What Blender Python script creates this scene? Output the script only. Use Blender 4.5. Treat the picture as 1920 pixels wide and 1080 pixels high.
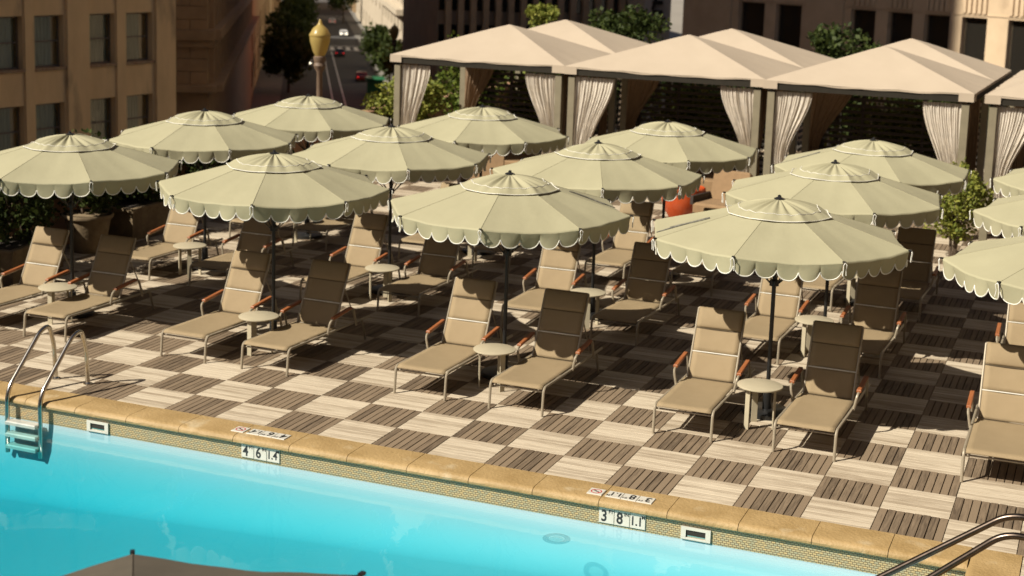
import bpy, math, random
from mathutils import Vector, Matrix
random.seed(7)
R = math.radians
for o in list(bpy.data.objects): bpy.data.objects.remove(o, do_unlink=True)
scene = bpy.context.scene
COL = scene.collection
T = 0.61                       # side of one deck tile in metres

# ------------------------------------------------------------------ camera
CAMP = Vector((4.6934, -13.3031, 4.9334)); YAW = 0.38158; PITCH = 0.16102; ROLL = 0.032123
fwd = Vector((-math.sin(YAW) * math.cos(PITCH), math.cos(YAW) * math.cos(PITCH), -math.sin(PITCH)))
rgt = Vector((math.cos(YAW), math.sin(YAW), 0)); upv = rgt.cross(fwd)
r2 = math.cos(ROLL) * rgt + math.sin(ROLL) * upv; u2 = -math.sin(ROLL) * rgt + math.cos(ROLL) * upv
cd = bpy.data.cameras.new('camera'); cam = bpy.data.objects.new('camera', cd); COL.objects.link(cam)
m = Matrix((r2, u2, -fwd)).transposed().to_4x4(); m.translation = CAMP; cam.matrix_world = m
cd.sensor_width = 36; cd.lens = 2806.7 / 1920 * 36; cd.shift_y = -(540 - 351.96) / 1920
cd.clip_start = 0.1; cd.clip_end = 3000
cd.dof.use_dof = True; cd.dof.focus_distance = 12.3; cd.dof.aperture_fstop = 2.2
scene.camera = cam

# ------------------------------------------------------------------ sky, sun, exposure
SUN_EL = R(42.5); SUN_AZ = R(50)           # light travels towards (cos az, sin az)
sdir = Vector((-math.cos(SUN_AZ) * math.cos(SUN_EL), -math.sin(SUN_AZ) * math.cos(SUN_EL), math.sin(SUN_EL)))
w = bpy.data.worlds.new('World'); scene.world = w; w.use_nodes = True
nt = w.node_tree; bg = nt.nodes['Background']; sky = nt.nodes.new('ShaderNodeTexSky')
sky.sky_type = 'NISHITA'; sky.sun_disc = False; sky.sun_elevation = SUN_EL
sky.sun_rotation = math.atan2(sdir.x, sdir.y); sky.air_density = 0.4; sky.dust_density = 1.6; sky.ozone_density = 0.2
nt.links.new(sky.outputs[0], bg.inputs[0]); bg.inputs[1].default_value = 0.05
sl = bpy.data.lights.new('sun', 'SUN'); sl.energy = 5.0; sl.angle = R(0.53); sl.color = (1.0, 0.93, 0.80)
so = bpy.data.objects.new('sun', sl); COL.objects.link(so); so.rotation_euler = sdir.to_track_quat('Z', 'Y').to_euler()
vs = scene.view_settings; vs.view_transform = 'Standard'; vs.look = 'None'; vs.exposure = 0.65; vs.gamma = 1.0
vs.use_curve_mapping = False
scene.render.engine = 'CYCLES'
scene.cycles.max_bounces = 8; scene.cycles.transparent_max_bounces = 16; scene.cycles.volume_bounces = 0

# ------------------------------------------------------------------ helpers
class MB:
    def __init__(s): s.v = []; s.f = []
    def add(s, vs, fs):
        n = len(s.v); s.v += [tuple(v) for v in vs]; s.f += [tuple(i + n for i in f) for f in fs]; return s
    def box(s, c, d, M=None):
        x, y, z = d[0] / 2, d[1] / 2, d[2] / 2
        vs = [Vector((sx * x, sy * y, sz * z)) for sx in (-1, 1) for sy in (-1, 1) for sz in (-1, 1)]
        if M: vs = [M @ v for v in vs]
        vs = [v + Vector(c) for v in vs]
        return s.add(vs, [(0, 1, 3, 2), (4, 6, 7, 5), (0, 4, 5, 1), (2, 3, 7, 6), (0, 2, 6, 4), (1, 5, 7, 3)])
    def slab(s, x0, x1, y0, y1, z0, z1, ch):
        # box with chamfered top edges
        c = ch
        vs = [(x0, y0, z0), (x1, y0, z0), (x1, y1, z0), (x0, y1, z0),
              (x0, y0, z1 - c), (x1, y0, z1 - c), (x1, y1, z1 - c), (x0, y1, z1 - c),
              (x0 + c, y0 + c, z1), (x1 - c, y0 + c, z1), (x1 - c, y1 - c, z1), (x0 + c, y1 - c, z1)]
        fs = [(8, 9, 10, 11)]
        for i in range(4):
            j = (i + 1) % 4
            fs += [(i, j, 4 + j, 4 + i), (4 + i, 4 + j, 8 + j, 8 + i)]
        return s.add(vs, fs)
    def tube(s, pts, r, n=8, cap=True):
        pts = [Vector(p) for p in pts]; k = len(pts)
        rr = r if isinstance(r, (list, tuple)) else [r] * k
        t0 = (pts[1] - pts[0]).normalized()
        a = Vector((0, 0, 1)) if abs(t0.z) < .9 else Vector((1, 0, 0))
        nx = t0.cross(a).normalized(); vs = []; fs = []
        for i in range(k):
            if i == 0: t = t0
            elif i == k - 1: t = (pts[i] - pts[i - 1]).normalized()
            else: t = ((pts[i + 1] - pts[i]).normalized() + (pts[i] - pts[i - 1]).normalized()).normalized()
            nx = (nx - t * nx.dot(t)).normalized(); ny = t.cross(nx)
            for j in range(n):
                q = 2 * math.pi * j / n
                vs.append(pts[i] + (nx * math.cos(q) + ny * math.sin(q)) * rr[i])
        for i in range(k - 1):
            for j in range(n):
                j2 = (j + 1) % n
                fs.append((i * n + j, i * n + j2, (i + 1) * n + j2, (i + 1) * n + j))
        if cap: fs += [tuple(range(n))[::-1], tuple(range((k - 1) * n, k * n))]
        return s.add(vs, fs)
    def lathe(s, prof, n=20, c=(0, 0, 0), flute=0, fr=0.0):
        vs = []; fs = []; k = len(prof)
        for (r, z) in prof:
            for j in range(n):
                q = 2 * math.pi * j / n
                r_ = r * (1 - (fr if flute and j % 2 else 0))
                vs.append((c[0] + r_ * math.cos(q), c[1] + r_ * math.sin(q), c[2] + z))
        for i in range(k - 1):
            for j in range(n):
                j2 = (j + 1) % n
                fs.append((i * n + j, i * n + j2, (i + 1) * n + j2, (i + 1) * n + j))
        fs += [tuple(range(n))[::-1], tuple(range((k - 1) * n, k * n))]
        return s.add(vs, fs)
    def grid(s, fn, nu, nv):
        vs = [fn(i / nu, j / nv) for j in range(nv + 1) for i in range(nu + 1)]
        fs = [(j * (nu + 1) + i, j * (nu + 1) + i + 1, (j + 1) * (nu + 1) + i + 1, (j + 1) * (nu + 1) + i) for j in range(nv) for i in range(nu)]
        return s.add(vs, fs)
    def mesh(s, name, smooth=35):
        me = bpy.data.meshes.new(name); me.from_pydata(s.v, [], s.f); me.update()
        if smooth:
            me.polygons.foreach_set('use_smooth', [True] * len(me.polygons)); me.set_sharp_from_angle(angle=R(smooth))
        return me
    def build(s, name, mat, parent=None, smooth=35, loc=None):
        return link(name, s.mesh(name, smooth), mat, parent, loc)
def link(name, me, mat, parent=None, loc=None):
    o = bpy.data.objects.new(name, me); COL.objects.link(o)
    if mat is not None and len(me.materials) == 0: me.materials.append(mat)
    if parent: o.parent = parent
    if loc: o.location = loc
    return o
def tag(o, label=None, cat=None, group=None, kind=None):
    if label: o['label'] = label
    if cat: o['category'] = cat
    if group: o['group'] = group
    if kind: o['kind'] = kind
    return o
def empty(name, loc=(0, 0, 0), rz=0):
    o = bpy.data.objects.new(name, None); COL.objects.link(o); o.location = loc; o.rotation_euler = (0, 0, rz); return o
def copy_tree(o, parent=None):
    c = o.copy(); COL.objects.link(c); c.parent = parent
    for ch in list(o.children): copy_tree(ch, c)
    return c
def thicken(me_obj, t):
    md = me_obj.modifiers.new('solid', 'SOLIDIFY'); md.thickness = t; md.offset = 0; return me_obj
def bend(pts, r, n=5):
    # round the corners of a polyline
    pts = [Vector(p) for p in pts]; out = [pts[0]]
    for i in range(1, len(pts) - 1):
        a, b, c = pts[i - 1], pts[i], pts[i + 1]
        d1 = (a - b); d2 = (c - b); rr = min(r, d1.length * .45, d2.length * .45)
        p0 = b + d1.normalized() * rr; p2 = b + d2.normalized() * rr
        for k in range(n + 1):
            q = k / n; out.append(p0 * (1 - q) ** 2 + b * 2 * q * (1 - q) + p2 * q * q)
    out.append(pts[-1]); return out

# camera-relative compass used only to set far buildings at their bearing and distance
F2 = Vector((-math.sin(YAW), math.cos(YAW))); R2 = Vector((math.cos(YAW), math.sin(YAW)))
def head(deg): a = R(deg); return F2 * math.cos(a) + R2 * math.sin(a)
def polar(deg, d): return Vector((CAMP.x, CAMP.y)) + head(deg) * d
def brg(px): return math.degrees(math.atan((px - 960) / 2806.7))

# ------------------------------------------------------------------ materials
def mat(name, c1, c2=None, scale=8.0, rough=0.7, bump=0.0, bscale=None, stretch=(1, 1, 1), metal=0.0, coords='Object', spec=0.5, detail=5, wear=None, trans=0.0):
    M = bpy.data.materials.new(name); M.use_nodes = True; N = M.node_tree.nodes; L = M.node_tree.links
    b = N['Principled BSDF']; b.inputs['Roughness'].default_value = rough; b.inputs['Metallic'].default_value = metal
    b.inputs['Specular IOR Level'].default_value = spec
    if c2 is None: c2 = tuple(x * .82 for x in c1)
    tc = N.new('ShaderNodeTexCoord'); mp = N.new('ShaderNodeMapping'); mp.inputs['Scale'].default_value = stretch
    if coords == 'World':
        g = N.new('ShaderNodeNewGeometry'); L.new(g.outputs['Position'], mp.inputs[0])
    else: L.new(tc.outputs[coords], mp.inputs[0])
    nz = N.new('ShaderNodeTexNoise'); nz.inputs['Scale'].default_value = scale; nz.inputs['Detail'].default_value = detail; nz.inputs['Roughness'].default_value = .6
    L.new(mp.outputs[0], nz.inputs['Vector'])
    cr = N.new('ShaderNodeValToRGB'); cr.color_ramp.elements[0].position = .32; cr.color_ramp.elements[1].position = .68
    cr.color_ramp.elements[0].color = (*c2, 1); cr.color_ramp.elements[1].color = (*c1, 1)
    L.new(nz.outputs['Fac'], cr.inputs[0]); col = cr.outputs[0]
    if wear:
        wc, ws, lo, hi = wear
        n2 = N.new('ShaderNodeTexNoise'); n2.inputs['Scale'].default_value = ws; n2.inputs['Detail'].default_value = 8; L.new(mp.outputs[0], n2.inputs['Vector'])
        mr = N.new('ShaderNodeMapRange'); mr.inputs[1].default_value = lo; mr.inputs[2].default_value = hi; L.new(n2.outputs['Fac'], mr.inputs[0])
        mx = N.new('ShaderNodeMix'); mx.data_type = 'RGBA'; L.new(mr.outputs[0], mx.inputs['Factor']); L.new(col, mx.inputs['A']); mx.inputs['B'].default_value = (*wc, 1)
        col = mx.outputs['Result']
    L.new(col, b.inputs['Base Color'])
    if bump:
        n3 = N.new('ShaderNodeTexNoise'); n3.inputs['Scale'].default_value = bscale or scale * 4; n3.inputs['Detail'].default_value = 4; L.new(mp.outputs[0], n3.inputs['Vector'])
        bp = N.new('ShaderNodeBump'); bp.inputs['Strength'].default_value = bump; bp.inputs['Distance'].default_value = .02
        L.new(n3.outputs['Fac'], bp.inputs['Height']); L.new(bp.outputs[0], b.inputs['Normal'])
    if trans:
        tl = N.new('ShaderNodeBsdfTranslucent'); L.new(col, tl.inputs[0]); ms = N.new('ShaderNodeMixShader'); ms.inputs[0].default_value = trans
        L.new(b.outputs[0], ms.inputs[1]); L.new(tl.outputs[0], ms.inputs[2]); L.new(ms.outputs[0], N['Material Output'].inputs[0])
    return M
def emis(name, c, s):
    M = bpy.data.materials.new(name); M.use_nodes = True; b = M.node_tree.nodes['Principled BSDF']
    b.inputs['Base Color'].default_value = (*c, 1); b.inputs['Emission Color'].default_value = (*c, 1); b.inputs['Emission Strength'].default_value = s; return M

def plank_mat(name, axis, light, dark, var):
    # weathered deck boards; every board its own tone, from the board's place in the grid
    M = bpy.data.materials.new(name); M.use_nodes = True; N = M.node_tree.nodes; L = M.node_tree.links
    b = N['Principled BSDF']; b.inputs['Roughness'].default_value = .75; b.inputs['Specular IOR Level'].default_value = .25
    g = N.new('ShaderNodeNewGeometry')
    sn = N.new('ShaderNodeVectorMath'); sn.operation = 'DIVIDE'; L.new(g.outputs['Position'], sn.inputs[0])
    sn.inputs[1].default_value = (T, T / 8, 50) if axis == 'x' else (T / 8, T, 50)
    fl = N.new('ShaderNodeVectorMath'); fl.operation = 'FLOOR'; L.new(sn.outputs[0], fl.inputs[0])
    wn = N.new('ShaderNodeTexWhiteNoise'); wn.noise_dimensions = '3D'; L.new(fl.outputs[0], wn.inputs['Vector'])
    ad = N.new('ShaderNodeVectorMath'); ad.operation = 'MULTIPLY_ADD'; L.new(wn.outputs['Color'], ad.inputs[0]); ad.inputs[1].default_value = (20, 20, 20); L.new(g.outputs['Position'], ad.inputs[2])
    mp = N.new('ShaderNodeMapping'); mp.inputs['Scale'].default_value = (1.6, 26, 5) if axis == 'x' else (26, 1.6, 5); L.new(ad.outputs[0], mp.inputs[0])
    n1 = N.new('ShaderNodeTexNoise'); n1.inputs['Scale'].default_value = 2.2; n1.inputs['Detail'].default_value = 7; n1.inputs['Distortion'].default_value = .6; L.new(mp.outputs[0], n1.inputs['Vector'])
    n4 = N.new('ShaderNodeTexNoise'); n4.inputs['Scale'].default_value = .9; n4.inputs['Detail'].default_value = 5; L.new(g.outputs['Position'], n4.inputs['Vector'])
    m1 = N.new('ShaderNodeMath'); m1.operation = 'MULTIPLY_ADD'; L.new(wn.outputs['Value'], m1.inputs[0]); m1.inputs[1].default_value = var; L.new(n1.outputs['Fac'], m1.inputs[2])
    m2 = N.new('ShaderNodeMath'); m2.operation = 'MULTIPLY_ADD'; L.new(n4.outputs['Fac'], m2.inputs[0]); m2.inputs[1].default_value = .35; L.new(m1.outputs[0], m2.inputs[2])
    cr = N.new('ShaderNodeValToRGB'); cr.color_ramp.elements[0].position = .45; cr.color_ramp.elements[1].position = .75 + var
    cr.color_ramp.elements[0].color = (*dark, 1); cr.color_ramp.elements[1].color = (*light, 1); L.new(m2.outputs[0], cr.inputs[0])
    L.new(cr.outputs[0], b.inputs['Base Color'])
    bp = N.new('ShaderNodeBump'); bp.inputs['Strength'].default_value = .35; bp.inputs['Distance'].default_value = .004; L.new(n1.outputs['Fac'], bp.inputs['Height']); L.new(bp.outputs[0], b.inputs['Normal'])
    return M

M = {}
M['plank_pale'] = plank_mat('bleached_deck_wood', 'x', (.47, .40, .30), (.20, .148, .095), .34)  # part of the pale and dark tile contrast is sun sheen put into colour
M['plank_dark'] = plank_mat('weathered_deck_wood', 'y', (.198, .146, .096), (.050, .035, .023), .5)
M['joist'] = mat('deck_underside', (.03, .024, .018), rough=.9)
M['stone'] = mat('ochre_coping_stone', (.35, .238, .105), (.255, .165, .062), scale=2.6, rough=.66, bump=.45, bscale=30, coords='World', detail=9, wear=((.44, .36, .23), 3.1, .60, .80))
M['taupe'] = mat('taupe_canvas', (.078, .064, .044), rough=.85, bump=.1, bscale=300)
M['sage'] = mat('sage_canvas', (.318, .295, .186), (.298, .276, .172), scale=2.5, rough=.85, bump=.12, bscale=14, trans=.02)
M['piping'] = mat('white_piping', (.66, .64, .57), rough=.7)
M['strap'] = mat('dark_strap', (.05, .05, .045), (.2, .19, .15), scale=30, rough=.8)
M['black'] = mat('black_metal', (.012, .012, .012), rough=.4)
M['frame'] = mat('champagne_aluminium', (.338, .286, .208), (.305, .260, .189), rough=.38, metal=.25)
M['sling'] = mat('beige_sling', (.260, .192, .107), (.240, .176, .096), scale=6, rough=.8, bump=.25, bscale=900)
M['seam'] = mat('dark_seam', (.10, .075, .045), rough=.9)
M['teak'] = mat('orange_teak', (.325, .111, .036), (.215, .065, .019), scale=6, stretch=(20, 1, 20), rough=.5)
M['table'] = mat('cream_tabletop', (.403, .351, .247), (.370, .325, .227), rough=.45)
M['roof'] = mat('cream_roof_canvas', (.41, .335, .25), (.385, .313, .232), scale=1.2, rough=.85, bump=.35, bscale=2.6, trans=.04)
M['fascia'] = mat('dark_fascia', (.022, .018, .012), rough=.7, spec=.2)
M['post'] = mat('khaki_post', (.195, .166, .107), rough=.55)
M['curtain'] = mat('cream_curtain', (.64, .57, .475), rough=.9, trans=.15)
M['curtain_brown'] = mat('tan_curtain', (.299, .202, .124), rough=.9, trans=.15)  # inner curtains: the cabana's shade is put into this browner colour
M['slat'] = mat('dark_slat_wood', (.03, .019, .013), rough=.7, coords='World', stretch=(1, 1, 8))
M['terracotta'] = mat('terracotta_wall', (.36, .20, .115), (.27, .15, .085), scale=1.5, rough=.9, bump=.2)
M['pot'] = mat('weathered_pot', (.208, .153, .085), (.130, .091, .049), scale=6, rough=.85, bump=.3)
M['orange'] = mat('orange_glaze', (.403, .065, .016), (.358, .052, .013), rough=.25)
M['cushion'] = mat('tan_cushion', (.234, .146, .072), rough=.9)
M['soil'] = mat('soil', (.03, .022, .015), rough=1)
M['steel'] = mat('brushed_steel', (.62, .58, .50), (.5, .46, .4), scale=20, rough=.22, metal=1.0)
M['bronze'] = mat('dark_rail_metal', (.13, .10, .08), (.09, .07, .055), scale=20, rough=.3, metal=1.0)
M['step'] = mat('white_plastic_step', (.507, .494, .455), rough=.5)
M['hotel'] = mat('dark_hotel_brick', (.085, .05, .032), (.06, .035, .022), scale=3, rough=.9)  # dark, so the added unseen blocks return little light

M['ceramic'] = mat('white_marker_tile', (.520, .501, .442), (.481, .455, .390), rough=.3)
M['ink'] = mat('black_ink', (.02, .02, .02), rough=.5)
M['redink'] = mat('red_ink', (.45, .03, .03), rough=.5)
M['stucco'] = mat('tan_stucco', (.74, .51, .25), (.62, .42, .205), scale=1.2, rough=.95, bump=.3, bscale=25, wear=((.26, .18, .10), .9, .60, .78), stretch=(1, 1, .35))
M['limestone'] = mat('brown_limestone', (.46, .31, .165), (.36, .24, .125), scale=.8, rough=.95, bump=.2)
M['beige'] = mat('beige_masonry', (.46, .39, .29), (.38, .32, .235), scale=.5, rough=.95)
M['palegrey'] = mat('pale_grey_masonry', (.50, .47, .42), rough=.95)
M['redbrick'] = mat('red_brick', (.36, .105, .05), (.26, .075, .038), scale=3, rough=.95)
M['brownpier'] = mat('brown_piers', (.42, .31, .20), (.33, .245, .155), scale=.6, rough=.95)
M['deco'] = mat('deco_stone', (.56, .42, .275), (.45, .335, .215), scale=.5, rough=.95, bump=.1, wear=((.22, .15, .09), .4, .6, .8))
M['asphalt'] = mat('asphalt', (.055, .052, .05), (.04, .038, .036), scale=.6, rough=.9, coords='World')
M['pavement'] = mat('pavement', (.16, .15, .13), scale=.8, rough=.9, coords='World')
M['earth'] = mat('city_ground', (.26, .23, .19), scale=.02, rough=.95, coords='World')
M['paint'] = mat('road_paint', (.75, .73, .68), rough=.8)
M['bark'] = mat('bark', (.10, .07, .045), rough=.95)
M['sill'] = mat('worn_sill', (.24, .12, .06), (.34, .25, .14), scale=6, rough=.9)
M['windowframe'] = mat('brown_window_frame', (.16, .12, .075), rough=.6)
M['sheer'] = mat('grey_green_sheer', (.34, .36, .26), (.20, .21, .15), scale=3, stretch=(6, 6, .3), rough=.95)
M['roofdark'] = mat('dark_interior', (.02, .018, .015), rough=.95)
def leafmat(name, a, b, tr=.3):
    X = bpy.data.materials.new(name); X.use_nodes = True; N = X.node_tree.nodes; L = X.node_tree.links
    p = N['Principled BSDF']; p.inputs['Roughness'].default_value = .6; p.inputs['Specular IOR Level'].default_value = .2
    g = N.new('ShaderNodeNewGeometry'); cr = N.new('ShaderNodeValToRGB'); cr.color_ramp.elements[0].color = (*a, 1); cr.color_ramp.elements[1].color = (*b, 1)
    L.new(g.outputs['Random Per Island'], cr.inputs[0]); L.new(cr.outputs[0], p.inputs['Base Color'])
    t = N.new('ShaderNodeBsdfTranslucent'); L.new(cr.outputs[0], t.inputs[0]); ms = N.new('ShaderNodeMixShader'); ms.inputs[0].default_value = tr
    L.new(p.outputs[0], ms.inputs[1]); L.new(t.outputs[0], ms.inputs[2]); L.new(ms.outputs[0], N['Material Output'].inputs[0]); return X
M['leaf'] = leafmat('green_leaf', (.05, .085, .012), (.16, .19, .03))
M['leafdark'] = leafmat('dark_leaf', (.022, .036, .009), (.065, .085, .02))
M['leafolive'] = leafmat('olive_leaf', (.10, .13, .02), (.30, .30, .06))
def glassmat(name, tint, rough=.03):
    X = bpy.data.materials.new(name); X.use_nodes = True; N = X.node_tree.nodes; L = X.node_tree.links
    fr = N.new('ShaderNodeMapRange'); lw = N.new('ShaderNodeLayerWeight'); lw.inputs['Blend'].default_value = .5
    pw = N.new('ShaderNodeMath'); pw.operation = 'POWER'; L.new(lw.outputs['Facing'], pw.inputs[0]); pw.inputs[1].default_value = 5; L.new(pw.outputs[0], fr.inputs[0]); fr.inputs[3].default_value = .05
    t = N.new('ShaderNodeBsdfTransparent'); t.inputs[0].default_value = (*tint, 1); gl = N.new('ShaderNodeBsdfGlossy'); gl.inputs['Roughness'].default_value = rough
    ms = N.new('ShaderNodeMixShader'); L.new(fr.outputs[0], ms.inputs[0]); L.new(t.outputs[0], ms.inputs[1]); L.new(gl.outputs[0], ms.inputs[2]); L.new(ms.outputs[0], N['Material Output'].inputs[0]); return X
M['glass'] = glassmat('window_glass', (.75, .78, .72))
M['inlet'] = glassmat('clear_teal_fitting', (.66, .80, .83), .3); M['inletlid'] = glassmat('clear_pale_fitting', (.88, .95, .95), .3)  # tints of the ring added for the water swirl
M['darkglass'] = mat('dark_glass', (.018, .016, .013), rough=.08, spec=.6)
def amber():
    X = bpy.data.materials.new('amber_glass'); X.use_nodes = True; N = X.node_tree.nodes; L = X.node_tree.links
    p = N['Principled BSDF']; p.inputs['Base Color'].default_value = (.56, .43, .15, 1); p.inputs['Roughness'].default_value = .3
    t = N.new('ShaderNodeBsdfTranslucent'); t.inputs[0].default_value = (.60, .46, .15, 1); ms = N.new('ShaderNodeMixShader'); ms.inputs[0].default_value = .5
    L.new(p.outputs[0], ms.inputs[1]); L.new(t.outputs[0], ms.inputs[2]); L.new(ms.outputs[0], N['Material Output'].inputs[0]); return X
M['amber'] = amber()
def mosaicmat():
    X = bpy.data.materials.new('mosaic_tile'); X.use_nodes = True; N = X.node_tree.nodes; L = X.node_tree.links; b = N['Principled BSDF']; b.inputs['Roughness'].default_value = .35
    g = N.new('ShaderNodeNewGeometry'); sp = N.new('ShaderNodeSeparateXYZ'); L.new(g.outputs['Position'], sp.inputs[0])
    sm = N.new('ShaderNodeMath'); L.new(sp.outputs[0], sm.inputs[0]); L.new(sp.outputs[1], sm.inputs[1])
    cb = N.new('ShaderNodeCombineXYZ'); L.new(sm.outputs[0], cb.inputs[0]); L.new(sp.outputs[2], cb.inputs[1])
    br = N.new('ShaderNodeTexBrick'); br.inputs['Scale'].default_value = 1; br.inputs['Brick Width'].default_value = .036; br.inputs['Row Height'].default_value = .0195
    br.inputs['Mortar Size'].default_value = .0030; br.inputs['Mortar Smooth'].default_value = .2
    br.inputs['Color1'].default_value = (.45, .33, .155, 1); br.inputs['Color2'].default_value = (.30, .285, .185, 1); br.inputs['Mortar'].default_value = (.12, .08, .04, 1)
    L.new(cb.outputs[0], br.inputs['Vector']); L.new(br.outputs['Color'], b.inputs['Base Color'])
    bp = N.new('ShaderNodeBump'); bp.inputs['Strength'].default_value = .4; bp.inputs['Distance'].default_value = .003; bp.invert = True; L.new(br.outputs['Fac'], bp.inputs['Height']); L.new(bp.outputs[0], b.inputs['Normal'])
    return X
M['mosaic'] = mosaicmat()
M['plaster'] = mat('pool_plaster', (.40, .50, .55), (.385, .485, .535), scale=.8, rough=.7, coords='World')
def watermat():
    X = bpy.data.materials.new('pool_water'); X.use_nodes = True; N = X.node_tree.nodes; L = X.node_tree.links; N.remove(N['Principled BSDF'])
    fr = N.new('ShaderNodeMapRange'); lw = N.new('ShaderNodeLayerWeight'); lw.inputs['Blend'].default_value = .5
    pw = N.new('ShaderNodeMath'); pw.operation = 'POWER'; L.new(lw.outputs['Facing'], pw.inputs[0]); pw.inputs[1].default_value = 5; L.new(pw.outputs[0], fr.inputs[0]); fr.inputs[3].default_value = .02
    t = N.new('ShaderNodeBsdfTransparent'); gl = N.new('ShaderNodeBsdfGlossy'); gl.inputs['Roughness'].default_value = .02
    g = N.new('ShaderNodeNewGeometry'); n1 = N.new('ShaderNodeTexNoise'); n1.inputs['Scale'].default_value = 1.3; n1.inputs['Detail'].default_value = 4; n1.inputs['Distortion'].default_value = .8
    L.new(g.outputs['Position'], n1.inputs['Vector']); bp = N.new('ShaderNodeBump'); bp.inputs['Strength'].default_value = .10; bp.inputs['Distance'].default_value = .03
    L.new(n1.outputs['Fac'], bp.inputs['Height']); L.new(bp.outputs[0], gl.inputs['Normal']); L.new(bp.outputs[0], lw.inputs['Normal'])
    ms = N.new('ShaderNodeMixShader'); L.new(fr.outputs[0], ms.inputs[0]); L.new(t.outputs[0], ms.inputs[1]); L.new(gl.outputs[0], ms.inputs[2]); L.new(ms.outputs[0], N['Material Output'].inputs[0])
    va = N.new('ShaderNodeVolumeAbsorption'); va.inputs['Color'].default_value = (.0, .80, .85, 1); va.inputs['Density'].default_value = 1.12; L.new(va.outputs[0], N['Material Output'].inputs['Volume'])
    return X
M['water'] = watermat()

# ================================================================== SETTING: city ground and podium
STREET_Z = -17.0
tag(MB().grid(lambda u, v: (-1500 + 3000 * u, -1000 + 3000 * v, STREET_Z), 1, 1).build('ground', M['earth'], smooth=0), kind='structure')
PX0, PX1, PY0 = -40 * T, 6.45 * T, -10.4 * T; PYE = -1.54 * T       # pool basin: x0, x1, near y, far wall
DX0, DX1, DY0, DY1 = -17.6 * T, 13 * T, -24 * T, 44 * T
b = MB()
for (x0, x1, y0, y1) in ((DX0, DX1, PYE + .02, DY1), (PX1 + .02, DX1, DY0, PYE + .02), (PX0 - 3, PX1 + .02, DY0, PY0)):
    b.box(((x0 + x1) / 2, (y0 + y1) / 2, (STREET_Z - .12) / 2), (x1 - x0, y1 - y0, -STREET_Z - .12))
tag(b.build('podium', M['joist'], smooth=0), kind='structure')

# unseen blocks added behind the terrace and along the right to cut sky light
t = tag(empty('hotel_wing'), 'hotel wing behind the pool terrace, outside the picture', 'building')
MB().box((0, -29, -4), (110, 18, 26)).build('wall', M['hotel'], t, smooth=0)
t = tag(empty('hotel_wing'), 'hotel wing along the right side of the deck, outside the picture', 'building')
MB().box((21, 0, 4), (20, 39.9, 42)).build('wall', M['hotel'], t, smooth=0)
# ------------------------------------------------------------------ deck with its boards
deck = tag(empty('deck', (0, 0, 0)), kind='structure')
sub = MB()
for (x0, x1, y0, y1) in ((DX0, DX1, -1.0 * T, DY1), (PX1 + .5 * T, DX1, DY0, -.95 * T), (PX0 - 3, PX1 + .5 * T, DY0, PY0)):
    sub.grid(lambda u, v: (x0 + (x1 - x0) * u, y0 + (y1 - y0) * v, -.045), 1, 1)
sub.build('joist_layer', M['joist'], deck, smooth=0)
tiles = []
for i in range(-28, 21):
    for j in range(-22, 40):
        x0, x1, y0, y1 = i * T, (i + 1) * T, j * T, (j + 1) * T
        if i < -18 and j > -12: continue
        if j < -1:
            if j > -12 and i < 7: continue
        if j == -1: y0 = -.95 * T
        if j < -1 and i == 7: x0 = 7.09 * T
        if i >= 21: continue
        dark = (i + j) % 2 == 0
        d = math.hypot((i + .5) * T - CAMP.x, (j + .5) * T - CAMP.y)
        rel = Vector(((i + .5) * T - CAMP.x, (j + .5) * T - CAMP.y)); a = math.degrees(math.atan2(rel.dot(R2), rel.dot(F2)))
        vis = abs(a) < 19.5 and j >= -1 and not (i > 6 and j < 0)
        tiles.append((d if vis else 1e3 + d, i, j, x0, x1, y0, y1, dark))
tiles.sort()
GAP = .0042
def boards(i, j, x0, x1, y0, y1, dark):
    for k in range(8):
        if dark:
            a = i * T + k * T / 8; c = a + T / 8
            yield (a + GAP, c - GAP, y0 + .002, y1 - .002)
        else:
            a = j * T + k * T / 8; c = a + T / 8
            if a < y0 - T / 16: continue
            yield (x0 + .002, x1 - .002, max(a, y0) + GAP * .55, c - GAP * .55)
cache = {}; nb = 0; rest = {True: MB(), False: MB()}
for (d, i, j, x0, x1, y0, y1, dark) in tiles:
    for (a, c, e, g_) in boards(i, j, x0, x1, y0, y1, dark):
        dz = random.uniform(-.0018, .0012)
        if nb < 300 and d < 900:
            key = (dark, round(c - a, 4), round(g_ - e, 4))
            if key not in cache:
                cache[key] = MB().slab(0, c - a, 0, g_ - e, -.026, 0, .0025).mesh('plank', 0); cache[key].materials.append(M['plank_dark' if dark else 'plank_pale'])
            link('plank', cache[key], None, deck, (a, e, dz)); nb += 1
        else:
            rest[dark].slab(a, c, e, g_, -.026 + dz, dz, .0025)
tag(rest[True].build('dark_planks', M['plank_dark'], deck, smooth=0), kind='stuff')
tag(rest[False].build('pale_planks', M['plank_pale'], deck, smooth=0), kind='stuff')

# ------------------------------------------------------------------ pool
pool = tag(empty('pool', (0, 0, 0)), kind='structure')
WZ = -.372 * T
def fz(x): return WZ - .27 + (x / T - 6.4) * .034
b = MB()
NX = 40
CV = .34
vv = [PY0 + (PYE - CV - PY0) * k / 6 for k in range(7)] + [PYE - CV + CV * k / 14 for k in range(1, 15)]
def floor_z(x, y):
    z = max(-2.0, fz(x)); d = (PYE - y) / CV
    return z if d > 1 else z + (WZ - .03 - z) * (1 - math.sqrt(max(0, 1 - (1 - d) ** 2)))
xx_ = [PX0 + (PX1 - PX0) * k / NX for k in range(NX + 1)]
b.add([(x, y, floor_z(x, y)) for y in vv for x in xx_], [(j * (NX + 1) + i, j * (NX + 1) + i + 1, (j + 1) * (NX + 1) + i + 1, (j + 1) * (NX + 1) + i) for j in range(len(vv) - 1) for i in range(NX)])
b.build('pool_floor', M['plaster'], pool)
b = MB()
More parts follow.
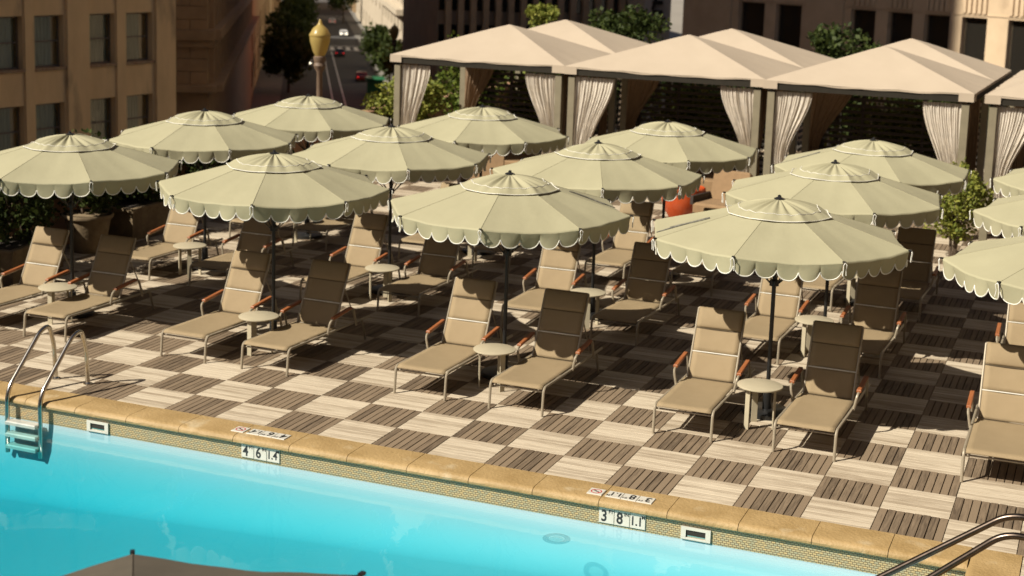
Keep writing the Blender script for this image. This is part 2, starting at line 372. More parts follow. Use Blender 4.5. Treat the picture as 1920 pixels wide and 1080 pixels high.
for (p, q) in (((PX0, PYE), (PX1, PYE)), ((PX1, PYE), (PX1, PY0)), ((PX1, PY0), (PX0, PY0)), ((PX0, PY0), (PX0, PYE))):
    b.add([(p[0], p[1], -2.8), (q[0], q[1], -2.8), (q[0], q[1], WZ - .02), (p[0], p[1], WZ - .02)], [(0, 1, 2, 3)])
b.build('plaster_wall', M['plaster'], pool, smooth=0)
b = MB()
for (p, q) in (((PX0, PYE), (PX1, PYE)), ((PX1, PYE), (PX1, PY0)), ((PX1, PY0), (PX0, PY0)), ((PX0, PY0), (PX0, PYE))):
    b.add([(p[0], p[1], WZ - .02), (q[0], q[1], WZ - .02), (q[0], q[1], -.03), (p[0], p[1], -.03)], [(0, 1, 2, 3)])
b.build('mosaic_band', M['mosaic'], pool, smooth=0)
# steps at the right-hand end
for k in range(3):
    MB().slab(PX1 - .35 * (k + 1), PX1 - .35 * k - .003, -5.2 * T, -2.6 * T, -.7, WZ - .05 - .07 * k, .02).build('pool_step', M['plaster'], pool, smooth=0)
# water: closed body, dimple where the water swirls
RIP = (.77 * T, -2.38 * T)
nx, ny = 150, 60
xs = [PX0 + .004 + (PX1 - PX0 - .008) * (i / 30) * .75 for i in range(30)]
xa = PX0 + (PX1 - PX0) * .72
xs = [PX0 + .004 + (xa - PX0) * i / 20 for i in range(20)] + [xa + (PX1 - .004 - xa) * i / 160 for i in range(161)]
ys = [PY0 + .004 + (PYE - PY0 - .008) * (i / 110) for i in range(111)]
def wz(x, y):
    r = math.hypot(x - RIP[0], y - RIP[1])
    return WZ + .003 * math.cos(r * 42) * math.exp(-r / .16) if r < 1.2 else WZ
b = MB(); n = len(xs)
vs_ = [(x, y, wz(x, y)) for y in ys for x in xs]
fs_ = [(j * n + i, j * n + i + 1, (j + 1) * n + i + 1, (j + 1) * n + i) for j in range(len(ys) - 1) for i in range(n - 1)]
b.add(vs_, fs_)
bot = -2.75
k0 = len(b.v)
ring = [i for i in range(n)] + [j * n + n - 1 for j in range(1, len(ys))] + [(len(ys) - 1) * n + i for i in range(n - 2, -1, -1)] + [j * n for j in range(len(ys) - 2, 0, -1)]
for q in ring: b.v.append((b.v[q][0], b.v[q][1], bot))
m_ = len(ring)
for q in range(m_): b.f.append((ring[q], k0 + q, k0 + (q + 1) % m_, ring[(q + 1) % m_]))
b.f.append(tuple(k0 + q for q in range(m_)))
tag(b.build('pool_water', M['water'], smooth=60), kind='structure')

# coping stones
coping = tag(empty('pool_coping', (0, 0, 0)), kind='structure')
def coping_stone(L, seed):
    rnd = random.Random(seed)
    prof = [(-.4087, -.06), (-.4087, 0), (-.06, .001), (-.03, -.004), (-.008, -.018), (.004, -.040), (0.0, -.062), (-.02, -.075), (-.05, -.08)]
    b = MB(); vs = []; fs = []; m = 7
    for i in range(m):
        u = i / (m - 1)
        for (py, pz) in prof: vs.append(((.003 + (L - .006) * u), -py + rnd.uniform(-.0015, .0015) - .0, pz + rnd.uniform(-.001, .001)))
    k = len(prof)
    for i in range(m - 1):
        for q in range(k):
            q2 = (q + 1) % k; fs.append((i * k + q, (i + 1) * k + q, (i + 1) * k + q2, i * k + q2))
    fs += [tuple(range(k)), tuple(range((m - 1) * k, m * k))[::-1]]
    return b.add(vs, fs)
CL = 1.055 * T; x = 6.41 * T - 23 * CL; k = 0
while x < 6.41 * T - .01:
    o = coping_stone(CL, k).build('stone', M['stone'], coping, smooth=40); o.location = (x, -1.62 * T, 0); x += CL; k += 1
# coping round the right-hand end: stones laid along the other side
for k in range(9):
    o = coping_stone(CL, 60 + k).build('stone', M['stone'], coping, smooth=40)
    o.rotation_euler = (0, 0, R(-90)); o.location = (6.41 * T, -.95 * T - CL * k, .0015)

# ------------------------------------------------------------------ lettering helper
def text_mesh(s, size, name):
    c = bpy.data.curves.new(name, 'FONT'); c.body = s; c.size = size; c.align_x = 'CENTER'; c.align_y = 'CENTER'; c.offset = size * .023; c.resolution_u = 4
    o = bpy.data.objects.new(name, c); COL.objects.link(o)
    bpy.context.view_layer.update()
    me = bpy.data.meshes.new_from_object(o); bpy.data.objects.remove(o, do_unlink=True); bpy.data.curves.remove(c); me.materials.clear(); me.materials.append(M['ink']); return me

def depth_marker(name, nums, units, loc, flat, label, icon=False):
    # a row of square ceramic tiles, each with a big figure and a small raised unit
    root = tag(empty(name, loc), label, 'depth marker', 'pool depth markers')
    s = .148
    for k, (nm, un) in enumerate(zip(nums, units)):
        t = MB().slab(-s / 2 + .002, s / 2 - .002, -s / 2, s / 2, -.004, .006, .003).build('tile', M['ceramic'], root, smooth=0)
        t.location = (k * s, 0, 0)
        d = link('figure', text_mesh(nm, .15 if len(nm) < 3 else .118, 'figure'), None, t, (-.022 if len(nm) < 3 else -.012, -.008, .0075)); d.scale = (.82, 1.0, 1)
        q = link('unit', text_mesh(un, .044, 'unit'), None, t, (.042 if len(nm) < 3 else .052, .038, .0075))
    if icon:
        t = MB().slab(-s / 2 + .002, s / 2 - .002, -s / 2, s / 2, -.004, .006, .003).build('tile', M['ceramic'], root, smooth=0); t.location = (3 * s + .03, 0, 0)
        b = MB(); n = 24
        for i in range(n):
            a0, a1 = 2 * math.pi * i / n, 2 * math.pi * (i + 1) / n
            b.add([(math.cos(a) * r, math.sin(a) * r, .0075) for a, r in ((a0, .042), (a0, .052), (a1, .052), (a1, .042))], [(0, 1, 2, 3)])
        b.box((0, 0, .0075), (.088, .010, .001), Matrix.Rotation(R(-40), 3, 'Z'))
        b.build('prohibition_ring', M['redink'], t, smooth=0)
        MB().tube([(-.028, .012, .008), (-.006, .006, .008), (.012, -.010, .008), (.030, -.012, .008)], [.004, .007, .006, .003], 6).build('diver', M['ink'], t)
    if flat: root.rotation_euler = (0, 0, R(180))
    else: root.rotation_euler = (R(90), 0, 0)
    return root
WY = PYE - .006
depth_marker('depth_marker', ('4', '6', '1.4'), ('FT', 'IN', 'M'), (-4.95 * T, WY, -.235 * T), False, 'white tiles marked 4 FT 6 IN 1.4 M on the wall nearer the ladder')
depth_marker('depth_marker', ('3', '8', '1.1'), ('FT', 'IN', 'M'), (1.25 * T, WY, -.245 * T), False, 'white tiles marked 3 FT 8 IN 1.1 M beside the right skimmer')
depth_marker('depth_marker', ('4', '6', '1.4'), ('FT', 'IN', 'M'), (-4.46 * T, -1.31 * T, .003), True, 'upside down depth tiles and no diving sign on the coping nearer the ladder', True)
depth_marker('depth_marker', ('3', '8', '1.1'), ('FT', 'IN', 'M'), (1.78 * T, -1.33 * T, .003), True, 'upside down depth tiles and no diving sign on the coping above the right skimmer', True)

# skimmers in the wall
for (x, lab) in ((-7.93, 'cream framed skimmer opening in the mosaic wall beside the steel ladder'), (2.62, 'cream framed skimmer opening in the mosaic wall right of the 3 FT tiles')):
    t = tag(empty('skimmer', (x * T, PYE, -.29 * T)), lab, 'skimmer', 'skimmers in the pool wall')
    b = MB(); W, H_, f_ = .27, .115, .045
    b.box((0, -.008, H_ / 2 - .012), (W, .024, .026)); b.box((0, -.008, -H_ / 2 + .010), (W, .024, .018)); b.box((-W / 2 + f_ / 2, -.008, 0), (f_, .0236, H_ - .04)); b.box((W / 2 - f_ / 2, -.008, 0), (f_, .0236, H_ - .04))
    b.build('frame', M['ceramic'], t, smooth=0)
    MB().box((0, -.004, 0), (W - .08, .008, H_ - .035)).build('throat', M['roofdark'], t, smooth=0)
    MB().box((.01, -.012, -.026), (W - .10, .006, .022), Matrix.Rotation(R(20), 3, 'X')).build('weir', M['steel'], t, smooth=0)

# tinted ring added just under the surface to show the water swirl
swirl_root = tag(empty('water_inlet', (RIP[0], RIP[1], WZ - .012)), 'round teal inlet ring at the water surface left of the 3 FT tiles', 'inlet')
def annulus(r0, r1, z, n=40):
    return MB().add([(r * math.cos(2 * math.pi * k / n), r * math.sin(2 * math.pi * k / n), z + dz) for k in range(n) for r, dz in ((r0, 0), ((r0 + r1) / 2, .004), (r1, 0))], [(3 * k + q, 3 * k + q + 1, 3 * ((k + 1) % n) + q + 1, 3 * ((k + 1) % n) + q) for k in range(n) for q in (0, 1)])
annulus(.070, .125, 0).build('rim', M['inlet'], swirl_root)
annulus(.004, .066, -.004).build('lid', M['inletlid'], swirl_root)
# ladder
lad = tag(empty('pool_ladder', (-9.4 * T, -.38 * T, 0)), 'curved steel pool ladder with white treads at the far pool edge', 'ladder')
for s in (-1, 1):
    x = s * .355 * T
    pts = bend([(x, 0, 0), (x, -.02, .40), (x, -.10, .64), (x, -.25, .60), (x, -.79, .075), (x, -.80, -.60)], .13, 6)
    MB().tube(pts, .0245, 12).build('rail', M['steel'], lad)
    MB().lathe([(.05, .001), (.05, .012), (.03, .022), (.022, .03)], 16, (x, 0, 0)).build('flange', M['steel'], lad)
for k in range(3):
    MB().slab(-.355 * T + .02, .355 * T - .02, -.86, -.75, -.275 - .13 * k, -.235 - .13 * k, .01).build('tread', M['step'], lad, smooth=0)

# stair hand rails at the right-hand end
for (y, x1, lab) in ((-3.37, 5.48, 'far dark metal stair rail at the right end of the pool'), (-4.03, 6.15, 'near dark metal stair rail at the right end of the pool')):
    z1 = .33 if y > -3.7 else .72
    A = Vector((6.95, y, 1.43)); B_ = Vector((x1, y, z1)); D = (B_ - A).normalized(); E_ = A + D * 3.2
    pts = [(8.6, y, 0), (8.6, y, 1.36), tuple(A), tuple(E_)]
    pts = bend([(p[0] * T, p[1] * T, p[2] * T) for p in pts], .12, 8)
    t = tag(empty('hand_rail', (8.6 * T, y * T, 0)), lab, 'hand rail', 'pool stair rails')
    MB().tube([(p.x - 8.6 * T, p.y - y * T, p.z) for p in pts], .026, 14).build('rail', M['bronze'], t)
    MB().lathe([(.055, .001), (.055, .012), (.032, .024), (.026, .03)], 16).build('flange', M['bronze'], t)

# ================================================================== PARASOLS
RU = 1.40; ZC = 1.975; SL = .278
def canz(r): return ZC + (RU - r) * SL
def make_parasol(fabric, name, seed=1, scallop=True):
    rnd = random.Random(seed)
    root = empty(name); pr = [(rnd.random(), rnd.uniform(0, 6), rnd.uniform(0, 6)) for _ in range(8)]
    def pt(k, u, q):       # panel k, u 0..1 across, q radius fraction .36..1
        a0 = math.pi / 4 * k; a1 = a0 + math.pi / 4
        p0 = Vector((math.cos(a0), math.sin(a0))); p1 = Vector((math.cos(a1), math.sin(a1))); p = (p0.lerp(p1, u)) * q * RU
        sag = math.sin(math.pi * u) * ((.024 + .016 * pr[k][0]) * q * q + .007 * math.sin(q * 9 + k * 2.1 + pr[k][1]))
        return Vector((p.x, p.y, canz(q * RU) - sag + (.005 * math.sin(7 * u + 3 * k + 5 * q + pr[k][1]) + .0035 * math.sin(19 * u + pr[k][2] + 2 * q)) * math.sin(math.pi * u) * q))
    for k in range(8):
        a0 = math.pi / 4 * k; am = a0 + math.pi / 8; out = Vector((math.cos(am), math.sin(am), 0))
        b = MB().grid(lambda u, v: pt(k, u, .30 + .685 * v), 12, 10)
        # rolled edge
        def roll(u, v):
            e = pt(k, u, .985); q = v * R(75)
            return e + out * (.022 * math.sin(q)) + Vector((0, 0, -.022 * (1 - math.cos(q)) - .005 * v))
        b.grid(roll, 12, 4)
        pan = b.build('canopy_panel', fabric, root, smooth=60)
        if not scallop:
            continue
        NL = 5; SEG = 10; DV = .155
        ph = rnd.uniform(0, 6)
        def val(t, s):    # t along edge 0..1, s 0 top..1 bottom
            l = t * NL; li = min(int(l), NL - 1); x = (l - li) * 2 - 1
            bot = .058 + .108 * max(0.0, 1 - abs(x) ** 2.5) ** .55
            e = roll(t, 1.0); h = bot * s
            flut = (.020 * math.cos(x * math.pi / 2) * math.sin(li * 2.4 + ph) + .016 * math.sin(l * 1.9 + ph * 2)) * (s ** 1.4) * max(0.0, math.sin(math.pi * min(1, max(0, t)))) ** .3 - .02 * s
            return e + out * flut + Vector((0, 0, -h))
        ts = [(l + min(1, max(0, .012 + .976 * (1 - math.cos(math.pi * i / SEG)) / 2))) / NL for l in range(NL) for i in range(SEG + 1)]
        vs = []; fs = []; RW = 6
        for t in ts:
            for s in range(RW + 1): vs.append(val(t, s / RW))
        for i in range(len(ts) - 1):
            for s in range(RW): fs.append((i * (RW + 1) + s, (i + 1) * (RW + 1) + s, (i + 1) * (RW + 1) + s + 1, i * (RW + 1) + s + 1))
        MB().add(vs, fs).build('valance', fabric, pan, smooth=60)
        MB().tube([val(t, 1.0) for t in ts], .0062, 5).build('piping', M['piping'], pan, smooth=60)
    # ribs, tips, ties
    for k in range(8):
        a = math.pi / 4 * k; d = Vector((math.cos(a), math.sin(a), 0)); tn = Vector((-d.y, d.x, 0))
        MB().tube([d * (.42 + (RU - .42) * q / 8) + Vector((0, 0, canz(.42 + (RU - .42) * q / 8) + .001)) for q in range(9)], .0026, 5).build('seam', fabric, root)
        MB().tube([d * .06 + Vector((0, 0, canz(.06) - .035)), d * (RU - .01) + Vector((0, 0, canz(RU) - .026))], .010, 6).build('rib', M['black'], root)
        MB().tube([d * .05 + Vector((0, 0, 1.45)), d * .72 + Vector((0, 0, canz(.72) - .04))], .007, 6).build('strut', M['black'], root)
        tip = MB().box(d * (RU + .008) + Vector((0, 0, ZC + .002)), (.034, .022, .016), Matrix.Rotation(a, 3, 'Z')).build('rib_tip', M['black'], root, smooth=0)
        if scallop:
            e = d * (RU + .024) + Vector((0, 0, ZC - .004)); b = MB()
            for q in (-1, 1):
                b.tube([e, e + tn * .018 * q + d * .008 + Vector((0, 0, -.02)), e + tn * (.012 * q + rnd.uniform(-.01, .01)) + Vector((0, 0, -.07)), e + tn * .02 * q + Vector((0, 0, -.115 + rnd.uniform(-.02, .01)))], .005, 5)
            b.build('tie', M['piping'], tip)
    # vent cap
    RC = .56; ws = [rnd.uniform(.2, 1) * (-1) ** q_ for q_ in range(40)]
    def cap(u, v):
        a = 2 * math.pi * u; q = .06 + .94 * v
        f8 = (a / (math.pi / 4)) % 1; oct_ = math.cos(math.pi / 8) / math.cos((f8 - .5) * math.pi / 4)
        r = RC * q * oct_ * (1.03 if v > .9 else 1)
        i = u * 40; w0 = ws[int(i) % 40]; w1 = ws[(int(i) + 1) % 40]; ff = i - int(i); wv = w0 + (w1 - w0) * (ff * ff * (3 - 2 * ff))
        z = canz(RC) + .035 + .120 * (1 - q ** 1.35) + wv * .020 * math.sin(math.pi * min(1, q * .98)) ** 1.1 - .012 * math.sin(math.pi * f8) * q
        if v > .92: z -= .022
        return Vector((r * math.cos(a), r * math.sin(a), z))
    MB().grid(cap, 160, 14).build('vent_cap', fabric, root, smooth=75)
    if scallop:
        for (v, rr) in ((1.0, .0055), (.80, .0035)):
            MB().tube([cap(i / 64, v) + Vector((0, 0, .003)) for i in range(65)], rr, 5).build('cap_piping', M['piping'], root, smooth=60)
    zt = canz(RC) + .035 + .120
    MB().lathe([(.055, zt - .012), (.057, zt + .004), (.04, zt + .012), (.02, zt + .020), (.018, zt + .036), (.004, zt + .044)], 14).build('finial', M['black'], root)
    MB().tube([(0, 0, .02), (0, 0, zt - .01)], .0225, 12).build('pole', M['black'], root)
    MB().lathe([(.26, .001), (.26, .045), (.24, .055), (.05, .06), (.045, .30), (.03, .305)], 24).build('base', M['black'], root)
    MB().lathe([(.05, 1.42), (.05, 1.48), (.03, 1.49)], 12).build('runner', M['black'], root)
    if scallop:
        # closing strap lying on one panel
        for kk, off in ((3, .62),):
            for q, w_ in ((0, 1), (1, .75)):
                pts = []
                for i in range(14):
                    t = i / 13; p = pt(kk, off + .05 * math.sin(3 * t + q) + .025 * q, .56 + .43 * t * w_ + (0 if t < 1 else 0)); pts.append(p + Vector((0, 0, .006)))
                MB().tube(pts, [.006 + .005 * math.sin(math.pi * i / 13) for i in range(14)], 5).build('strap', M['strap'], root)
    return root
COLS = [(-12.5, 'leftmost'), (-7.5, 'second from left'), (-2.55, 'third from left'), (2.48, 'fourth from left'), (7.55, 'rightmost')]
ROWS = [(3.66, 'front'), (8.90, 'middle'), (13.65, 'back')]
protos = [make_parasol(M['sage'], 'parasol', s) for s in (1, 2, 3, 4, 5)]
used = [False] * 5; n_ = 0
hub = {(-12.5, 0): (-12.48, 3.55), (-7.5, 0): (-7.55, 3.55), (-2.55, 0): (-2.6, 3.72), (2.48, 0): (2.45, 3.75), (-12.5, 1): (-12.7, 8.87), (-7.5, 1): (-7.6, 8.8), (-2.55, 1): (-2.65, 8.95), (2.48, 1): (2.5, 8.9), (-12.5, 2): (-12.5, 13.53), (-7.5, 2): (-7.57, 14.0), (-2.55, 2): (-2.5, 13.82), (2.48, 2): (2.6, 13.3)}
OFF = {(-12.5, 0): 9.5, (-7.5, 0): -10, (-2.55, 0): -12, (2.48, 0): 28, (-12.5, 1): 14, (-7.5, 1): 9, (-2.55, 1): 3, (2.48, 1): 20, (-12.5, 2): 15, (-7.5, 2): -17, (-2.55, 2): 13, (2.48, 2): 16}   # a corner's bearing from the line of sight
for ci, (cx, cn) in enumerate(COLS):
    for ri, (ry, rn) in enumerate(ROWS):
        i = (ci + 2 * ri) % 5
        o = protos[i] if not used[i] else copy_tree(protos[i]); used[i] = True
        hx, hy = hub.get((cx, ri), (cx, ry)); o.location = (hx * T, hy * T, 0)
        o.rotation_euler = (0, 0, math.atan2(CAMP.y - hy * T, CAMP.x - hx * T) + R(OFF.get((cx, ri), 12) + 45 * random.choice((0, 1, 2, 7))))
        tag(o, f'sage green scalloped parasol, {cn} in the {rn} row', 'parasol', 'sage green parasols on the deck')
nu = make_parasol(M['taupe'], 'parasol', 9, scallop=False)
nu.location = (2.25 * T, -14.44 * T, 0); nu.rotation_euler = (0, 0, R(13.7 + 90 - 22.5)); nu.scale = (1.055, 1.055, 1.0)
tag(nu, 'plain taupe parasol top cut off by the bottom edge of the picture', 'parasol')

# ================================================================== LOUNGERS
def make_lounger():
    root = empty('sun_lounger')
    W = .305
    HY, HZ = 1.13, .30                 # hinge
    TY, TZ = 1.49, 1.01                # top of backrest
    for s in (-1, 1):
        x = s * W
        pts = bend([(x, -.03, .0), (x, .0, .305), (x, .62, .290), (x, 1.92, .275)], .07, 6)
        MB().tube(pts[:7], .0155, 8).build('leg', M['frame'], root)
        MB().tube(pts[6:], .0155, 8).build('side_rail', M['frame'], root)
        MB().tube([(x, 1.72, .28), (x, 1.82, 0)], .0145, 8).build('leg', M['frame'], root)
        # arm
        xa = s * (W + .045)
        arm = MB().tube(bend([(s * (W + .012), .86, .275), (xa, .86, .445), (xa, 1.42, .50), (xa, 1.50, .26)], .06, 5), .0145, 8).build('arm', M['frame'], root)
        b = MB().slab(-.024, .024, 0, .44, -.006, .022, .007); me = b.mesh('armrest', 0)
        pad = link('armrest', me, M['teak'], arm, (xa, .915, .462)); pad.rotation_euler = (R(5.6), 0, 0)
        # backrest side tube
        MB().tube([(s * .262, HY - .01, HZ - .01), (s * .262, TY, TZ)], .0125, 8).build('back_tube', M['frame'], root)
        MB().tube([(s * .24, 1.40, .72), (s * .24, 1.66, .285)], .008, 6).build('back_strut', M['frame'], root)
    MB().tube([(-W, .03, .255), (W, .03, .255)], .010, 8).build('cross_bar', M['frame'], root)
    MB().tube([(-W, 1.70, .272), (W, 1.70, .272)], .012, 8).build('cross_bar', M['frame'], root)
    def seat(u, v):
        x = (u - .5) * 2 * (W - .018); y = -.012 + 1.12 * v
        z = .317 - .012 * v - .016 * math.sin(math.pi * u) * math.sin(math.pi * min(1, v * 1.1)) - (.028 * max(0, 1 - v / .05) ** 2)
        return (x, y, z)
    o = MB().grid(seat, 10, 24).build('seat_sling', M['sling'], root, smooth=60); thicken(o, .007)
    D = Vector((0, TY - HY, TZ - HZ)); Nn = Vector((0, -(TZ - HZ), TY - HY)).normalized()
    def back(a, c, puff):
        def fn(u, v):
            q = a + (c - a) * v; x = (u - .5) * 2 * .25
            p = Vector((x, HY, HZ)) + D * q
            e = math.sin(math.pi * v) ** .5 if puff else 0
            return p + Nn * (.006 + (puff * e * (1 - .35 * abs(2 * u - 1) ** 4)) - .010 * math.sin(math.pi * u) * (0 if puff else 1))
        return fn
    for (a, c) in ((.01, .37), (.385, .99)):
        o = MB().grid(back(a, c, 0), 8, 10).build('back_sling', M['sling'], root, smooth=60); thicken(o, .007)
    MB().tube([Vector((-.255, HY, HZ)) + D * .378 + Nn * .008, Vector((.255, HY, HZ)) + D * .378 + Nn * .008], .0065, 6).build('back_bar', M['piping'], root)
    o = MB().grid(back(.72, 1.012, .026), 10, 10).build('head_pillow', M['sling'], root, smooth=70); thicken(o, .012)
    MB().tube([Vector((-.25, HY, HZ)) + D * .712 + Nn * .010, Vector((.25, HY, HZ)) + D * .712 + Nn * .010], .005, 6).build('pillow_seam', M['seam'], root)
    MB().tube([Vector((-.262, HY, HZ)) + D, Vector((.262, HY, HZ)) + D], .0125, 8).build('back_tube', M['frame'], root)
    MB().tube([(-.262, HY - .01, HZ - .01), (.262, HY - .01, HZ - .01)], .011, 8).build('back_hinge', M['seam'], root)
    return root
lp = make_lounger(); first = True
FX = {(0, 0): (-13.95, -12.2), (1, 0): (-8.97, -7.16), (2, 0): (-3.92, -2.04), (3, 0): (.96, 3.01), (4, 0): (6.0, None),
      (0, 1): (-14.0, -11.87), (1, 1): (-8.9, -6.95), (2, 1): (-4.0, -1.98), (3, 1): (.95, 2.95), (4, 1): (6.05, None),
      (0, 2): (-14.1, -12.16), (1, 2): (-9.0, -6.95), (2, 2): (-3.95, -1.75), (3, 2): (1.07, 3.05), (4, 2): (6.1, None)}
FY = {0: 1.76, 1: 7.02, 2: 12.2}
for (ci, ri), xx in FX.items():
    for side, fx in enumerate(xx):
        if fx is None: continue
        o = lp if first else copy_tree(lp); first = False
        yy = FY[ri] + random.uniform(-.04, .04); yy = 1.80 if (ri == 0 and ci == 1) else yy
        o.location = ((fx + .5) * T, yy * T, 0); o.rotation_euler = (0, 0, R(random.uniform(-1.3, 1.3)))
        tag(o, f'beige lounger {("left", "right")[side]} of the {ROWS[ri][1]} row parasol that is {COLS[ci][1]}', 'sun lounger', 'beige sun loungers in pairs')

# ------------------------------------------------------------------ side tables
def make_table():
    root = empty('side_table')
    MB().lathe([(.228, .437), (.238, .441), (.24, .448), (.238, .455), (.232, .458), (.03, .459)], 40).build('table_top', M['table'], root)
    for k in range(3):
        a = R(100 + 120 * k); d = Vector((math.cos(a), math.sin(a), 0))
        b = MB().box(d * .165 + Vector((0, 0, .2185)), (.014, .062, .437), Matrix.Rotation(a, 3, 'Z')); b.build('leg', M['table'], root, smooth=0)
    MB().lathe([(.17, .424), (.17, .4365)], 24).build('under_ring', M['table'], root)
    return root
tp = make_table(); first = True
TB = {(0, 0): (-12.37, 2.94), (1, 0): (-7.47, 2.87), (2, 0): (-2.45, 2.87), (3, 0): (2.48, 2.94), (0, 1): (-12.48, 7.9), (1, 1): (-7.38, 8.0), (2, 1): (-2.46, 8.07), (3, 1): (2.43, 8.06), (0, 2): (-12.4, 13.0), (1, 2): (-7.45, 13.0), (2, 2): (-2.5, 13.0), (3, 2): (2.5, 13.0)}
for (ci, ri), (x, y) in TB.items():
    o = tp if first else copy_tree(tp); first = False
    o.location = (x * T, y * T, 0); o.rotation_euler = (0, 0, R(random.uniform(0, 120)))
    tag(o, f'round cream side table under the {ROWS[ri][1]} row parasol that is {COLS[ci][1]}', 'side table', 'round side tables between loungers')

# ================================================================== FOLIAGE
def leaves(mb, c, rad, n, size, rnd, shell=.5):
    for _ in range(n):
        while True:
            p = Vector((rnd.uniform(-1, 1), rnd.uniform(-1, 1), rnd.uniform(-1, 1)))
            if shell < p.length < 1: break
        p = Vector((p.x * rad[0], p.y * rad[1], p.z * rad[2])) + Vector(c)
        a, e = rnd.uniform(0, 6.28), rnd.uniform(-.6, 1.2); s = size * rnd.uniform(.6, 1.3)
        d = Vector((math.cos(a) * math.cos(e), math.sin(a) * math.cos(e), math.sin(e))); q = d.cross(Vector((rnd.uniform(-1, 1), rnd.uniform(-1, 1), rnd.uniform(-.2, 1)))).normalized() * s * .38
        mb.add([p, p + d * s * .45 + q, p + d * s, p + d * s * .45 - q], [(0, 1, 2, 3)])
def clumps(c, rad, k, n, size, seed, cr=.38):
    rnd = random.Random(seed); mb = MB()
    for _ in range(k):
        while True:
            p = Vector((rnd.uniform(-1, 1), rnd.uniform(-1, 1), rnd.uniform(-1, 1)))
            if p.length < 1: break
        q = Vector((c[0] + p.x * rad[0] * .8, c[1] + p.y * rad[1] * .8, c[2] + p.z * rad[2] * .8)); s = cr * rnd.uniform(.6, 1.2)
        leaves(mb, q, (rad[0] * s, rad[1] * s, rad[2] * s), n, size, rnd, .2)
    return mb
def tree(name, loc, h, rad, zc, mat_, k, n, size, seed, label, cat='tree', group=None, cr=.38, trunk=.06, stems=1):
    root = tag(empty(name, loc), label, cat, group); rnd = random.Random(seed + 99)
    for s in range(stems):
        a = rnd.uniform(0, 6.28); q = Vector((math.cos(a), math.sin(a), 0)) * (.25 * rad[0] if stems > 1 else 0.02)
        b = MB().tube([q * .3, q * .6 + Vector((.03, .02, zc * .5)), q + Vector((rnd.uniform(-.1, .1), .0, zc))], [trunk, trunk * .75, trunk * .4], 8)
        for m in range(5):
            a = rnd.uniform(0, 6.28); z0 = zc * rnd.uniform(.55, .95)
            b.tube([q * .7 + Vector((0, 0, z0)), q + Vector((math.cos(a) * rad[0] * .35, math.sin(a) * rad[1] * .35, z0 + rad[2] * .3)), q + Vector((math.cos(a) * rad[0] * .7, math.sin(a) * rad[1] * .7, z0 + rad[2] * .55))], [trunk * .4, trunk * .28, trunk * .1], 5)
        b.build('trunk' if cat == 'tree' else 'stem', M['bark'], root)
    clumps((0, 0, zc), rad, k, n, size, seed, cr).build('crown' if cat == 'tree' else 'foliage', M[mat_], root, smooth=0)
    return root

# ------------------------------------------------------------------ left edge: parapet, planters, hedge
wl = tag(empty('parapet_wall', (-17.45 * T, 20 * T, 0)), 'terracotta parapet wall along the left edge of the deck', 'wall')
MB().box((0, 0, .55), (.25, 48 * T, 1.15)).build('wall', M['terracotta'], wl, smooth=0)
for k in range(24): MB().slab(-.19, .19, -24 * T + 2 * k * T + .004, -24 * T + 2 * (k + 1) * T - .004, 1.1255, 1.20, .012).build('cap_stone', M['terracotta'], wl, smooth=0)
def ribbed_planter(name, loc, rz, L, W, H_, label, hed, seed):
    root = tag(empty(name, loc, rz), label, 'planter', 'planters along the left edge')
    b = MB(); b.box((0, -W / 2 + .02, H_ / 2), (L, .04, H_)); b.box((0, W / 2 - .02, H_ / 2), (L, .04, H_)); b.box((-L / 2 + .02, 0, H_ / 2), (.04, W - .08, H_)); b.box((L / 2 - .02, 0, H_ / 2), (.04, W - .08, H_))
    b.build('box', M['pot'], root, smooth=0)
    n = int(L / .07)
    b0 = MB().box((0, 0, 0), (.035, .024, H_ - .12)).mesh('rib', 0)
    for k in range(n): link('rib', b0, M['pot'], root, (-L / 2 + (k + .5) * L / n, -W / 2 - .012, H_ / 2))
    MB().slab(-L / 2 - .03, L / 2 + .03, -W / 2 - .045, W / 2 + .03, H_ - .05, H_ + .012, .012).build('rim', M['pot'], root, smooth=0)
    MB().box((0, 0, H_ - .02), (L - .1, W - .1, .08)).build('soil', M['soil'], root, smooth=0)
    return root
ribbed_planter('planter', (-16.55 * T, 12.0 * T, 0), R(92 + 180), 2.9 * T, .52, .52, 'long ribbed planter beyond the round pot on the left', None, 1)
ribbed_planter('planter', (-15.85 * T, 6.0 * T, 0), R(100 + 180), 2.3 * T, .50, .50, 'ribbed planter nearest the left edge of the picture', None, 2)
pot = tag(empty('plant_pot', (-16.3 * T, 9.0 * T, 0)), 'flared round weathered pot between the two ribbed planters', 'pot')
MB().lathe([(.24, 0), (.25, .04), (.31, .30), (.345, .50), (.375, .53), (.385, .57), (.37, .60), (.33, .60), (.32, .54), (.01, .53)], 44, flute=1, fr=.018).build('bowl', M['pot'], pot, smooth=30)
MB().lathe([(.389, .545), (.395, .575), (.385, .60)], 40).build('rim', M['pot'], pot)
hedges = [((-16.7, 12.0), (.5, .95, .65), 1.05, 'dark leafy shrub in the long ribbed planter'), ((-16.4, 9.0), (.6, .65, .65), 1.15, 'dark leafy shrub in the round weathered pot'), ((-16.0, 6.0), (.55, .9, .7), 1.1, 'dark leafy shrub in the planter nearest the left edge'),
          ((-16.9, 15.4), (.6, 1.0, .7), .85, 'dark shrub behind the long planter against the parapet'), ((-16.2, 3.2), (.55, .9, .75), 1.0, 'dark shrub at the far left edge below the leftmost parasol'), ((-17.0, 18.6), (.55, 1.0, .6), .8, 'dark shrub by the parapet under the back parasols')]
for k, ((x, y), rad, zc, lab) in enumerate(hedges):
    tree('shrub', (x * T, y * T, .0 if k > 2 else .02), 1.7, rad, zc, 'leafdark', 24, 130, .085, 30 + k, lab, 'shrub', 'dark shrubs along the left edge', cr=.42, trunk=.03, stems=3)

